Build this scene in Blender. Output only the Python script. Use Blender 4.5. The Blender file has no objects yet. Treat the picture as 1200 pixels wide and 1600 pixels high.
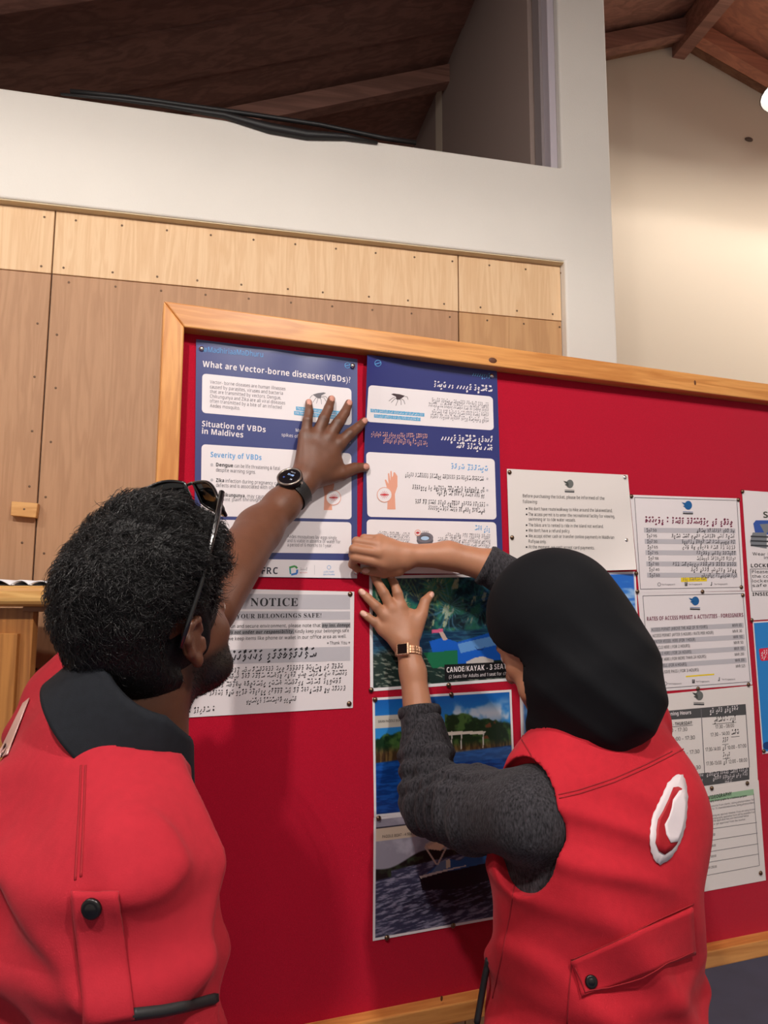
import bpy, math, random
import numpy as np
from mathutils import Matrix, Vector
from mathutils.bvhtree import BVHTree
random.seed(7); rng = np.random.default_rng(7)
SC = bpy.context.scene
COL = SC.collection

# ---------------------------------------------------------------- camera
CZ = 1.58; FPX = 1114.2; PITCH = 0.12066; ROLL = 0.00348
cp, sp = math.cos(PITCH), math.sin(PITCH); cr, sr = math.cos(ROLL), math.sin(ROLL)
camd = bpy.data.cameras.new('camera'); cam = bpy.data.objects.new('camera', camd); COL.objects.link(cam)
camd.sensor_fit = 'AUTO'; camd.sensor_width = 36; camd.lens = FPX / 1600 * 36
camd.clip_start = 0.02
camd.dof.use_dof = True; camd.dof.focus_distance = 1.3; camd.dof.aperture_fstop = 28.0
R0 = Vector((1, 0, 0)); U0 = Vector((0, -sp, cp)); F0 = Vector((0, cp, sp))
Rv = R0 * cr + U0 * sr; Uv = U0 * cr - R0 * sr
cam.matrix_world = Matrix(((Rv.x, Uv.x, -F0.x, 0), (Rv.y, Uv.y, -F0.y, 0), (Rv.z, Uv.z, -F0.z, CZ), (0, 0, 0, 1)))
SC.camera = cam

# ---------------------------------------------------------------- view and world
SC.view_settings.view_transform = 'Standard'; SC.view_settings.look = 'None'
SC.view_settings.gamma = 1; SC.view_settings.use_curve_mapping = False
SC.view_settings.exposure = 0.33
wd = bpy.data.worlds.new('world'); SC.world = wd; wd.use_nodes = True
wd.node_tree.nodes['Background'].inputs[0].default_value = (1.0, 0.93, 0.86, 1)
wd.node_tree.nodes['Background'].inputs[1].default_value = 0.30
# pendant lamps: x, y, z, watts (their shades are built further down with the lamps)
LAMPS = [(-0.45, -0.50, CZ + 1.64, 235), (0.85, -0.45, CZ + 1.64, 225), (-1.7, 0.4, CZ + 1.64, 80),
         (1.90, 3.02, CZ + 2.31, 46), (3.3, 3.3, CZ + 2.31, 120)]  # the last lamp is unseen, added to light the far wall

# ---------------------------------------------------------------- projection helpers
def ray(px, py):
    x = (px - 600) / FPX; y = (800 - py) / FPX
    x, y = cr * x - sr * y, sr * x + cr * y
    X, Y, Z = x, cp - y * sp, sp + y * cp
    return X / Y, Z / Y
def at(px, py, Y):
    a, b = ray(px, py); return np.array([a * Y, Y, CZ + b * Y])
TB = 0.34438; DB = 1.27622           # board heading and distance
TW = 0.21565; DW = 2.20              # wall heading and distance
def plane(px, py, th, D):
    a, b = ray(px, py); t = D / (-math.sin(th) * a + math.cos(th)); return np.array([a * t, t, CZ + b * t])
def bp(px, py, off=0.0): return plane(px, py, TB, DB - off)
def uz(px, py, th, D):
    P = plane(px, py, th, D); return (P[0] * math.cos(th) + P[1] * math.sin(th), P[2])
def bu(px, py, off=0.0): return uz(px, py, TB, DB - off)
def wu(px, py, off=0.0): return uz(px, py, TW, DW - off)
def fr(th, u, w, z): return (u * math.cos(th) - w * math.sin(th), u * math.sin(th) + w * math.cos(th), z)

# ---------------------------------------------------------------- materials
def srgb(r, g, b):
    f = lambda c: (c / 255 / 12.92) if c / 255 <= 0.04045 else ((c / 255 + 0.055) / 1.055) ** 2.4
    return (f(r), f(g), f(b), 1)
MC = {}
def mat(name, c, rough=0.6, metal=0, spec=0.5, noise=None, bump=None, sss=0, attr=False, coat=0, sheen=0, trans=0, emit=0, stretch=None, alpha=None):
    if name in MC: return MC[name]
    m = bpy.data.materials.new(name); m.use_nodes = True; nt = m.node_tree; b = nt.nodes['Principled BSDF']
    if len(c) == 3: c = (*c, 1)
    b.inputs['Base Color'].default_value = c; b.inputs['Roughness'].default_value = rough; b.inputs['Metallic'].default_value = metal
    b.inputs['Specular IOR Level'].default_value = spec
    tc = nt.nodes.new('ShaderNodeTexCoord'); mp = nt.nodes.new('ShaderNodeMapping')
    nt.links.new(tc.outputs['Object'], mp.inputs[0])
    if stretch: mp.inputs['Scale'].default_value = stretch
    src = None
    if attr:
        a = nt.nodes.new('ShaderNodeVertexColor'); a.layer_name = 'col'; src = a.outputs[0]; nt.links.new(src, b.inputs['Base Color'])
    if noise:   # (scale, amount, detail)
        n = nt.nodes.new('ShaderNodeTexNoise'); n.inputs['Scale'].default_value = noise[0]; n.inputs['Detail'].default_value = noise[2] if len(noise) > 2 else 3
        nt.links.new(mp.outputs[0], n.inputs['Vector'])
        r = nt.nodes.new('ShaderNodeMapRange'); r.inputs[1].default_value = 0.25; r.inputs[2].default_value = 0.75
        r.inputs[3].default_value = 1 - noise[1]; r.inputs[4].default_value = 1 + noise[1]; nt.links.new(n.outputs[0], r.inputs[0])
        x = nt.nodes.new('ShaderNodeVectorMath'); x.operation = 'MULTIPLY'
        if src: nt.links.new(src, x.inputs[0])
        else: x.inputs[0].default_value = c[:3]
        nt.links.new(r.outputs[0], x.inputs[1]); nt.links.new(x.outputs[0], b.inputs['Base Color'])
    if bump:    # (scale, strength, distance)
        n = nt.nodes.new('ShaderNodeTexNoise'); n.inputs['Scale'].default_value = bump[0]; n.inputs['Detail'].default_value = 4
        nt.links.new(mp.outputs[0], n.inputs['Vector']); q = nt.nodes.new('ShaderNodeBump'); q.inputs['Strength'].default_value = bump[1]
        q.inputs['Distance'].default_value = bump[2]; nt.links.new(n.outputs[0], q.inputs['Height']); nt.links.new(q.outputs[0], b.inputs['Normal'])
    if sss: b.inputs['Subsurface Weight'].default_value = sss; b.inputs['Subsurface Radius'].default_value = (0.012, 0.004, 0.002); b.inputs['Subsurface Scale'].default_value = 0.6
    if coat: b.inputs['Coat Weight'].default_value = coat; b.inputs['Coat Roughness'].default_value = 0.15
    if sheen: b.inputs['Sheen Weight'].default_value = sheen; b.inputs['Sheen Roughness'].default_value = 0.4
    if trans: b.inputs['Transmission Weight'].default_value = trans
    if alpha is not None: b.inputs['Alpha'].default_value = alpha
    if emit: b.inputs['Emission Color'].default_value = c; b.inputs['Emission Strength'].default_value = emit
    MC[name] = m; return m
def wood(name, c1, c2, axis='x', scale=9, rough=0.55, dist=4, coat=0, th=0.0, bands=0.6):
    """board with long grain along the local axis, in a frame turned by th"""
    if name in MC: return MC[name]
    m = bpy.data.materials.new(name); m.use_nodes = True; nt = m.node_tree; b = nt.nodes['Principled BSDF']
    tc = nt.nodes.new('ShaderNodeTexCoord'); mp = nt.nodes.new('ShaderNodeMapping'); nt.links.new(tc.outputs['Object'], mp.inputs[0])
    rot = nt.nodes.new('ShaderNodeMapping'); rot.inputs['Rotation'].default_value = (0, 0, -th)
    nt.links.new(tc.outputs['Object'], rot.inputs[0]); nt.links.new(rot.outputs[0], mp.inputs[0])
    s = {'x': (0.35, 5, 5), 'z': (5, 5, 0.35), 'y': (5, 0.35, 5)}[axis]; mp.inputs['Scale'].default_value = [v * scale for v in s]
    n = nt.nodes.new('ShaderNodeTexNoise'); n.inputs['Scale'].default_value = 1; n.inputs['Detail'].default_value = 6; n.inputs['Distortion'].default_value = dist * 0.1
    nt.links.new(mp.outputs[0], n.inputs['Vector'])
    wv = nt.nodes.new('ShaderNodeMath'); wv.operation = 'SINE'; mu = nt.nodes.new('ShaderNodeMath'); mu.operation = 'MULTIPLY'; mu.inputs[1].default_value = 26
    nt.links.new(n.outputs[0], mu.inputs[0]); nt.links.new(mu.outputs[0], wv.inputs[0])
    n2 = nt.nodes.new('ShaderNodeTexNoise'); n2.inputs['Scale'].default_value = 7; n2.inputs['Detail'].default_value = 4; nt.links.new(mp.outputs[0], n2.inputs['Vector'])
    mr = nt.nodes.new('ShaderNodeMapRange'); mr.inputs[1].default_value = -1; mr.inputs[2].default_value = 1; mr.inputs[3].default_value = 0.5 - bands / 2; mr.inputs[4].default_value = 0.5 + bands / 2
    nt.links.new(wv.outputs[0], mr.inputs[0])
    mx2 = nt.nodes.new('ShaderNodeMath'); mx2.operation = 'MULTIPLY_ADD'; mx2.inputs[1].default_value = 0.5
    nt.links.new(n2.outputs[0], mx2.inputs[0]); sb = nt.nodes.new('ShaderNodeMath'); sb.operation = 'SUBTRACT'; sb.inputs[1].default_value = 0.25
    nt.links.new(mr.outputs[0], sb.inputs[0]); nt.links.new(sb.outputs[0], mx2.inputs[2])
    mx = nt.nodes.new('ShaderNodeMix'); mx.data_type = 'RGBA'; mx.inputs[6].default_value = c1; mx.inputs[7].default_value = c2
    nt.links.new(mx2.outputs[0], mx.inputs[0]); nt.links.new(mx.outputs[2], b.inputs['Base Color'])
    b.inputs['Roughness'].default_value = rough
    if coat: b.inputs['Coat Weight'].default_value = coat; b.inputs['Coat Roughness'].default_value = 0.3
    bm_ = nt.nodes.new('ShaderNodeBump'); bm_.inputs['Strength'].default_value = 0.15; bm_.inputs['Distance'].default_value = 0.001
    nt.links.new(n2.outputs[0], bm_.inputs['Height']); nt.links.new(bm_.outputs[0], b.inputs['Normal'])
    MC[name] = m; return m

# ---------------------------------------------------------------- object helpers
def link(name, V, Fc, m=None, parent=None, smooth=False, loc=None, colors=None):
    me = bpy.data.meshes.new(name)
    V = np.asarray(V, dtype=np.float64).reshape(-1, 3)
    if loc is None: loc = (0, 0, 0)
    loc = np.asarray(loc, dtype=float)
    Fl = Fc.tolist() if isinstance(Fc, np.ndarray) else Fc
    me.from_pydata((V - loc).tolist(), [], Fl)
    if smooth: me.polygons.foreach_set('use_smooth', [True] * len(me.polygons))
    if colors is not None:
        a = me.color_attributes.new('col', 'FLOAT_COLOR', 'POINT')
        c = np.ones((len(V), 4), dtype=np.float32); c[:, :3] = colors; a.data.foreach_set('color', c.ravel())
    me.update()
    o = bpy.data.objects.new(name, me); COL.objects.link(o)
    if m: me.materials.append(m)
    if parent is not None:
        o.parent = parent
        ploc = np.array(parent.get('_w', (0, 0, 0)))
        o.location = loc - ploc; o['_w'] = tuple(loc)
    else: o.location = loc; o['_w'] = tuple(loc)
    return o
def empty(name, loc):
    o = bpy.data.objects.new(name, None); COL.objects.link(o); o.location = loc; o['_w'] = tuple(float(v) for v in loc); o.empty_display_size = 0.05; return o
def tag(o, label=None, cat=None, group=None, kind=None):
    if label: o['label'] = label
    if cat: o['category'] = cat
    if group: o['group'] = group
    if kind: o['kind'] = kind
    return o
def bevel(o, w=0.002, seg=2):
    b = o.modifiers.new('bevel', 'BEVEL'); b.width = w; b.segments = seg; b.limit_method = 'ANGLE'; return o
def solid(o, t, off=1):
    b = o.modifiers.new('solidify', 'SOLIDIFY'); b.thickness = t; b.offset = off; return o
class MB:
    def __init__(s): s.V = []; s.F = []
    def add(s, V, F):
        n = len(s.V); s.V += [tuple(v) for v in V]; s.F += [tuple(i + n for i in f) for f in F]; return s
    def prism(s, poly, w0, w1, th):
        """polygon in (u, z), extruded in depth w0..w1 in a frame turned by th"""
        n = len(poly); A = [fr(th, u, w0, z) for u, z in poly]; B = [fr(th, u, w1, z) for u, z in poly]
        s.add(A + B, [tuple(range(n)), tuple(range(2 * n - 1, n - 1, -1))] + [(i, i + n, (i + 1) % n + n, (i + 1) % n) for i in range(n)]); return s
    def box(s, u0, u1, w0, w1, z0, z1, th): return s.prism([(u0, z0), (u1, z0), (u1, z1), (u0, z1)], w0, w1, th)
    def tube(s, pts, r, n=10, cap=True):
        pts = [np.array(p, float) for p in pts]; m = len(pts); rr = r if hasattr(r, '__len__') else [r] * m
        T = [pts[min(i + 1, m - 1)] - pts[max(i - 1, 0)] for i in range(m)]; T = [t / (np.linalg.norm(t) + 1e-9) for t in T]
        up = np.array([0, 0, 1.0]) if abs(T[0][2]) < 0.9 else np.array([1.0, 0, 0]); N = np.cross(T[0], up); N /= np.linalg.norm(N)
        V = []; F = []
        for i in range(m):
            N = N - T[i] * (N @ T[i]); N /= np.linalg.norm(N) + 1e-9; B = np.cross(T[i], N)
            for k in range(n):
                a = 2 * math.pi * k / n; V.append(pts[i] + rr[i] * (N * math.cos(a) + B * math.sin(a)))
        for i in range(m - 1):
            for k in range(n): F.append((i * n + k, i * n + (k + 1) % n, (i + 1) * n + (k + 1) % n, (i + 1) * n + k))
        if cap: F.append(tuple(range(n - 1, -1, -1))); F.append(tuple((m - 1) * n + k for k in range(n)))
        return s.add(V, F)
    def lathe(s, prof, c, ax, n=20, e1=None, sx=1, sy=1):
        """profile of (radius, height) turned about the axis ax through c"""
        ax = np.array(ax, float); ax /= np.linalg.norm(ax)
        if e1 is None: e1 = np.cross(ax, [0, 0, 1.0] if abs(ax[2]) < 0.9 else [1.0, 0, 0])
        e1 = np.array(e1, float); e1 -= ax * (e1 @ ax); e1 /= np.linalg.norm(e1); e2 = np.cross(ax, e1); V = []; F = []
        for r, h in prof:
            for k in range(n):
                a = 2 * math.pi * k / n; V.append(np.array(c) + ax * h + r * (e1 * math.cos(a) * sx + e2 * math.sin(a) * sy))
        for i in range(len(prof) - 1):
            for k in range(n): F.append((i * n + k, i * n + (k + 1) % n, (i + 1) * n + (k + 1) % n, (i + 1) * n + k))
        F.append(tuple(range(n - 1, -1, -1))); F.append(tuple((len(prof) - 1) * n + k for k in range(n)))
        return s.add(V, F)
    def build(s, name, m, parent=None, smooth=False, loc=None):
        return link(name, s.V, s.F, m, parent, smooth, loc)

# ================================================================ SETTING
M_WHITE = mat('white_render', srgb(226, 222, 214), 0.85, noise=(3, 0.03), bump=(260, 0.35, 0.002))
M_CREAM = mat('cream_paint', srgb(222, 208, 188), 0.85, bump=(60, 0.1, 0.002))
M_BOUNCE = mat('soffit_bounce', srgb(206, 190, 158), 0.8)
M_GREYW = mat('grey_paint', srgb(150, 140, 140), 0.85)
M_PLYU = wood('pale_plywood', srgb(232, 200, 160), srgb(212, 172, 128), 'z', 6, 0.6, 6, th=TW, bands=0.45)
M_PLYL = wood('tan_plywood', srgb(188, 146, 110), srgb(166, 124, 90), 'z', 6, 0.6, 6, th=TW, bands=0.45)
M_PLYR = wood('golden_plywood', srgb(204, 160, 112), srgb(180, 134, 90), 'z', 4, 0.6, 9, th=TW, bands=0.5)
M_PINE = wood('varnished_pine_h', srgb(226, 162, 92), srgb(180, 110, 48), 'x', 7, 0.4, 5, coat=0.2, th=TB, bands=0.5)
M_PINEV = wood('varnished_pine_v', srgb(226, 162, 92), srgb(184, 114, 52), 'z', 7, 0.4, 5, coat=0.2, th=TB, bands=0.5)
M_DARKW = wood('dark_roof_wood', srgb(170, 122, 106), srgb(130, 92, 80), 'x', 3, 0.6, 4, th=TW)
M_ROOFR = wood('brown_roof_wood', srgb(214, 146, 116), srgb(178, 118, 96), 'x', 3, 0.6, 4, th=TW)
M_FLOOR = mat('blue_grey_floor', srgb(88, 92, 122), 0.55, noise=(6, 0.12), bump=(80, 0.1, 0.001))
M_STEEL = mat('steel', srgb(170, 160, 150), 0.28, metal=1)
M_BRASS = mat('dull_bronze', srgb(120, 98, 80), 0.35, metal=1)
M_BLACK = mat('black_rubber', srgb(24, 24, 26), 0.5)

def structure(o): o['kind'] = 'structure'; return o
# floor
b = MB(); b.box(-3.6, 5.2, -3.2, 3.75, -0.1, 0.0, TW); FLOOR = structure(b.build('floor', M_FLOOR))
# floor boards joints (thin dark grooves), a part of the floor
# left/main wall: band + pier + return to the floor, with the loft opening above the band
uL = -3.4
uS, zS = wu(600, 222)                                                  # sill of the loft opening
uP0 = wu(878, 262)[0]; uP1 = wu(960, 420)[0]; zSill = wu(878, 262)[1]; zB = wu(700, 387)[1]; uPly = wu(884, 450)[0]
ZR = 5.2
T_WALL = 0.14
b = MB()
b.prism([(uL, zB), (uPly, zB), (uPly, 0), (uP1, 0), (uP1, ZR), (uP0, ZR), (uP0, zSill), (uL, zSill)], DW, DW + T_WALL, TW)
WALL = structure(b.build('wall_back', M_WHITE)); bevel(WALL, 0.008, 3)
# soffit strip under the band, warm bounced light put into its tan colour
b = MB(); b.box(uL, uPly - 0.001, DW + 0.006, DW + 0.045, zB - 0.004, zB - 0.0005, TW); structure(b.build('soffit_bounce_strip', M_BOUNCE, None))
# backing studs wall behind the plywood
b = MB(); b.box(uL, uPly + 0.0, DW + 0.052, DW + T_WALL - 0.002, 0.0, zB - 0.001, TW); structure(b.build('wall_backing', M_GREYW))
# plywood panels
PLY = WALL
zJ = wu(600, 469)[1] * 0.5 + wu(300, 441)[1] * 0.5
s1 = wu(82, 330)[0]; s1b = wu(43, 905)[0]; s2 = wu(721, 402)[0]
def panel(u0, u1, z0, z1, m, w=0.034):
    b = MB(); b.box(u0 + 0.002, u1 - 0.002, DW + w, DW + 0.05, z0 + 0.001, z1 - 0.001, TW); o = b.build('panel', m, PLY); bevel(o, 0.0012, 1); return o
panel(s1 - 1.25, s1, zJ, zB, M_PLYU); panel(s1, s2, zJ, zB, M_PLYU); panel(s2, uPly, zJ, zB, M_PLYU)
panel(uL, s1 - 1.25, zJ, zB, M_PLYU)
panel(s1 - 1.25, s1, 0.0, zJ, M_PLYL, 0.036); panel(s1, s2, 0.0, zJ, M_PLYL, 0.036); panel(s2, uPly, 0.0, zJ, M_PLYR, 0.036); panel(uL, s1 - 1.25, 0.0, zJ, M_PLYL, 0.036)
M_SCREW = mat('screw_head', srgb(104, 80, 62), 0.5, metal=0.5)
smesh = None
def screw(u, z, w=0.033):
    global smesh
    P = fr(TW, u, DW + w, z); n = np.array(fr(TW, 0, -1, 0))
    if smesh is None:
        b = MB(); b.lathe([(0.0036, 0), (0.0034, 0.0006), (0.002, 0.001)], (0, 0, 0), n, 8); o = b.build('screw', M_SCREW, PLY); smesh = o.data
    else: o = bpy.data.objects.new('screw', smesh); COL.objects.link(o); o.parent = PLY
    o.location = np.array(P) - np.array(PLY['_w'])
for u in np.arange(s1 + 0.03, uPly - 0.02, 0.135):
    if abs(u - s2) > 0.01:
        screw(u + rng.uniform(-.012, .012), zJ + 0.022); screw(u + 0.02, zJ - 0.022, 0.035); screw(u + 0.03, zB - 0.03)
for u in (s1 - 0.03,):
    screw(u, zB - 0.03); screw(u, zJ + 0.02)
for z in np.arange(zJ - 0.16, 0.9, -0.165):
    screw(s1 - 0.03 + rng.uniform(-.006, .006), z, 0.035); screw(s1 + 0.025 + rng.uniform(-.006, .006), z - 0.03, 0.035)
screw(s1 - 0.31, zB - 0.03)
# ply seams continue as the gaps between panels; small wooden block over the seam
u0, z0 = wu(15, 806); u1, z1 = wu(58, 784); b = MB(); b.prism([(u0, z0 + .002), (u1 - .003, z0 - .003), (u1, z1 - .003), (u0, z1)], DW + 0.008, DW + 0.0345, TW)
o = b.build('wooden_block', wood('block_pine', srgb(226, 176, 112), srgb(200, 146, 84), 'x', 8, 0.5, 4, th=TW), loc=fr(TW, (u0 + u1) / 2, DW + 0.02, (z0 + z1) / 2)); bevel(o, 0.0015, 1)
tag(o, 'small pale pine block screwed over the plywood seam', 'wooden block')
b = MB(); b.lathe([(0.003, 0), (0.0028, 0.001), (0.001, 0.0015)], fr(TW, (u0 + u1) / 2, DW + 0.008, (z0 + z1) / 2), fr(TW, 0, -1, 0), 8); b.build('screw', M_SCREW, o)

# right hand room: gable wall, roof slopes, ridge, partition of the loft
uRg, zRg, wG = 2.559, CZ + 3.397, 3.46; SL = math.tan(math.radians(21))
roofz = lambda u: zRg - SL * abs(u - uRg)
uPart = 1.075
b = MB(); b.prism([(uP1 - 0.25, 0), (5.0, 0), (5.0, roofz(5.0)), (uRg, zRg), (uP1 - 0.25, roofz(uP1 - 0.25))], wG, wG + 0.12, TW); structure(b.build('wall_far', M_CREAM))
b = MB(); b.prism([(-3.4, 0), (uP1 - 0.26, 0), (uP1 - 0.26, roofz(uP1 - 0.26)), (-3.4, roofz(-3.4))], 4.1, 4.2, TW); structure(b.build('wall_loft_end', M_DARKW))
b = MB(); b.prism([(4.9, 0), (5.0, 0), (5.0, roofz(5.0)), (4.9, roofz(4.9))], -3.0, wG, TW); structure(b.build('wall_right', M_CREAM))
# loft partition, receding behind the pier
b = MB(); b.prism([(uPart - 0.0, 0.0), (uPart + 0.10, 0.0), (uPart + 0.10, roofz(uPart + .10) + .02), (uPart, roofz(uPart) + .02)], DW + T_WALL, 4.1, TW); structure(b.build('wall_partition', mat('partition_paint', srgb(158, 140, 132), 0.85)))
# edge post of the opening (lighter strip) and its darker rebate
u_a = wu(869, 200, -T_WALL)[0]
b = MB(); b.box(uP0 - 0.028, uP0 - 0.001, DW + 0.028, DW + 0.12, zSill - 0.002, 4.6, TW)
structure(bevel(b.build('trim_2', mat('trim_lilac', srgb(196, 188, 196), 0.6)), 0.003))
b = MB(); b.box(uP0 - 0.040, uP0 - 0.0285, DW + 0.075, DW + 0.13, zSill - 0.002, 4.6, TW); structure(b.build('trim_3', M_GREYW))
# roof: planks of both slopes
def roof_side(name, uE, sgn, m, w0, w1, label):
    r = empty(name, fr(TW, uRg, (w0 + w1) / 2, zRg)); structure(r)
    k = 0; w = w0
    while w < w1 - 0.01:
        d = 0.30; jz = 0.012 * (k % 2)
        b = MB(); b.prism([(uRg, zRg + 0.01 + jz), (uE, roofz(uE) + 0.01 + jz), (uE, roofz(uE) + 0.05 + jz), (uRg, zRg + 0.05 + jz)], w + 0.004, min(w + d, w1) - 0.004, TW); b.build('plank', m, r); w += d; k += 1
    for w in np.arange(w0 + 0.4, w1, 0.92):
        b = MB(); b.prism([(uRg - sgn * 0.03, zRg - 0.02), (uE, roofz(uE) - 0.0), (uE, roofz(uE) - 0.10), (uRg - sgn * 0.03, zRg - 0.12)], w, w + 0.07, TW); b.build('rafter', m, r)
    return r
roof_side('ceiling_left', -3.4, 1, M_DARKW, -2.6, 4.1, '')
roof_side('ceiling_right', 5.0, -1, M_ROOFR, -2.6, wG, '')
b = MB(); b.box(uRg - 0.04, uRg + 0.04, -2.6, wG, zRg - 0.17, zRg - 0.005, TW); structure(b.build('ridge_beam', M_DARKW))
for nm, uE in (('trim_4', uP1 - 0.25), ('trim_5', 4.9)):
    b = MB(); b.prism([(uRg, zRg - 0.0), (uE, roofz(uE) - 0.0), (uE, roofz(uE) - 0.085), (uRg, zRg - 0.085)], wG - 0.05, wG - 0.001, TW); structure(b.build(nm, wood('gable_trim', srgb(150, 108, 82), srgb(120, 80, 60), 'x', 4, 0.5, 3, th=TW)))
for u in (uRg + 0.75, uRg + 1.5):
    b = MB(); b.box(u, u + 0.06, -2.6, wG - 0.06, roofz(u) - 0.14, roofz(u) - 0.02, TW); structure(b.build('purlin', M_DARKW))
# two marks (fixing and patch) on the far wall
u0, z0 = wu(1170, 218); b = MB()
P = plane(1170, 218, TW, wG - 0.004); b.lathe([(0.024, 0), (0.02, 0.006), (0.01, 0.01)], P, fr(TW, 0, -1, 0), 14, sx=1.2, sy=.6)
tag(b.build('wall_fixing', mat('grey_cap', srgb(96, 82, 74), 0.7), loc=P, smooth=True), 'small dark oval fixing high on the cream far wall', 'wall fixing')

# black cable along the top of the band
pts = [(95, 143), (180, 151), (250, 160), (350, 176), (420, 196), (480, 207), (540, 210), (590, 219)]
b = MB(); b.tube([plane(x, y + 4, TW, DW - 0.008) for x, y in pts], [0.004, 0.006, 0.007, 0.011, 0.017, 0.016, 0.011, 0.005], 8)
pts = [(110, 144), (200, 153), (300, 167), (400, 181), (500, 196), (600, 217), (650, 224)]
b.tube([plane(x, y - 1, TW, DW + 0.012) for x, y in pts], 0.008, 8)
tag(b.build('cable', M_BLACK, smooth=True, loc=plane(350, 180, TW, DW)), 'black cable bundle sagging along the top of the white band', 'cable')

# timber shelf at the left and what stands under it
TSH = 0.03; YS = 1.52
def sh(px, py, off=0.0): return uz(px, py, TSH, YS + off)
u0 = -3.0 + 1.2; uE, zT = sh(92, 915); _, zBt = sh(60, 948)
SHELF = empty('timber_shelf', fr(TSH, uE, YS, zT)); tag(SHELF, 'thick rounded pine shelf against the plywood behind the man', 'shelf')
prof = []; d = 0.42; hh = zT - zBt; r = hh * 0.42
for a in np.linspace(-90, 90, 9): prof.append((YS + r - r * math.cos(math.radians(a)), zBt + (hh - 2 * r) * (a > 0) + r + r * math.sin(math.radians(a))))
V = []; F = []; P2 = prof + [(YS + d, zT), (YS + d, zBt)]; n = len(P2)
for u in (u0, uE + 0.14):
    for w, z in P2: V.append(fr(TSH, u, w, z))
F = [tuple(range(n - 1, -1, -1)), tuple(range(n, 2 * n))] + [(i, (i + 1) % n, (i + 1) % n + n, i + n) for i in range(n)]
link('shelf_board', V, F, wood('shelf_pine', srgb(226, 182, 112), srgb(186, 128, 62), 'x', 7, 0.45, 5, th=TSH), SHELF, smooth=False)
uc, zc = sh(50, 955, 0.03); b = MB(); b.box(uc - 0.02, sh(83, 950, 0.03)[0], YS + 0.03, YS + 0.10, sh(60, 956, .03)[1], zBt, TSH); bevel(b.build('cleat', wood('cleat_wood', srgb(150, 96, 50), srgb(110, 66, 34), 'x', 6, 0.5, 4, th=TSH), SHELF), 0.001, 1)
b = MB(); b.box(u0, sh(50, 1000, 0.045)[0], YS + 0.045, YS + 0.07, 0.0, zBt - 0.004, TSH); bevel(b.build('side_board', wood('cab_wood', srgb(176, 118, 60), srgb(136, 84, 40), 'z', 5, 0.5, 4, th=TSH), SHELF), 0.001, 1)
b = MB(); b.box(u0, sh(26, 1000, 0.03)[0], YS + 0.032, YS + 0.045, 0.0, sh(20, 990, .03)[1], TSH); bevel(b.build('door_panel', wood('cab_wood2', srgb(190, 130, 66), srgb(150, 96, 44), 'z', 5, 0.5, 4, th=TSH), SHELF), 0.001, 1)
# curled white leaflets on the shelf
LM = mat('leaflet_paper', srgb(226, 226, 230), 0.45, spec=0.4)
LD = mat('leaflet_gap_shade', srgb(40, 42, 52), 0.5)
for i, (x0, x1, lab) in enumerate([(-26, 24, 'curled white leaflet at the left end of the shelf, cut by the photo edge'), (20, 52, 'curled white leaflet in the middle of the shelf row'), (48, 86, 'curled white leaflet on the shelf nearest the man\'s head')]):
    uA = sh(x0, 912, .02)[0]; uB = sh(x1, 912, .02)[0]; L = uB - uA; b = MB(); V = []; F = []; N = 18; hgt = 0.0105 - i * 0.0012
    cx_ = []
    for k in range(N + 1):
        t = k / N; cx_.append((uA + L * (0.02 + 0.96 * t), 0.0006 + hgt * math.sin(math.pi * min(1, t * 1.15)) ** 0.8 if t < 0.87 else 0.0006))
    for w in (YS + 0.012, YS + 0.12):
        for u, z in cx_: V.append(fr(TSH, u, w, zT + z))
    F = [(k, k + 1, k + 2 + N, k + 1 + N) for k in range(N)]
    e = link('curled_leaflet', V, F, LM, None, True, loc=fr(TSH, (uA + uB) / 2, YS + 0.06, zT)); solid(e, 0.0022); tag(e, lab, 'leaflet', 'curled leaflets on the pine shelf')
    b = MB(); b.box(uA + L * .05, uB - L * .16, YS + 0.02, YS + 0.115, zT + 0.0003, zT + 0.0022, TSH); b.build('gap_shade', LD, e)  # dark slab painted in for the shade inside the curl

# ================================================================ NOTICE BOARD
BOARD = empty('notice_board', fr(TB, 0.6, DB + 0.02, 0)); tag(BOARD, 'large red felt notice board in a varnished pine frame on legs', 'notice board')
FD = 0.030
M_FELT = mat('crimson_felt', srgb(178, 8, 42), 0.9, noise=(900, 0.22, 2), bump=(1400, 0.6, 0.001), sheen=0.25, spec=0.2)
uo, zo = bu(256, 470, FD); ui, zi = bu(288, 511, FD)
zi = uz(288, 511, TB, DB - FD)[1]; zbi = uz(744, 1546, TB, DB - 0.0)[1]; zbo = uz(1200, 1494, TB, DB - FD)[1]; uEnd = 2.3
zbf = uz(1200, 1474, TB, DB - FD)[1]
FWd = ui - uo
b = MB(); b.box(ui - 0.01, uEnd - 0.02, DB, DB + 0.018, zbi - 0.03, zi + 0.01, TB); b.build('felt_panel', M_FELT, BOARD)
b = MB(); b.prism([(uo, zo), (uEnd, zo), (uEnd - FWd, zi), (ui, zi)], DB - FD, DB + 0.03, TB); bevel(b.build('frame_rail', M_PINE, BOARD), 0.0025, 2)
b = MB(); b.prism([(uo, zbo), (ui, zbi), (ui, zi), (uo, zo)], DB - FD, DB + 0.03, TB); bevel(b.build('frame_stile', M_PINEV, BOARD), 0.0025, 2)
b = MB(); b.prism([(uEnd, zbo), (uEnd, zo), (uEnd - FWd, zi), (uEnd - FWd, zbi)], DB - FD, DB + 0.03, TB); bevel(b.build('frame_stile', M_PINEV, BOARD), 0.0025, 2)
b = MB(); b.prism([(uo, zbo), (uEnd, zbo), (uEnd - FWd, zbi), (ui, zbi)], DB - FD, DB + 0.03, TB); bevel(b.build('frame_rail', M_PINE, BOARD), 0.0025, 2)
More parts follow.
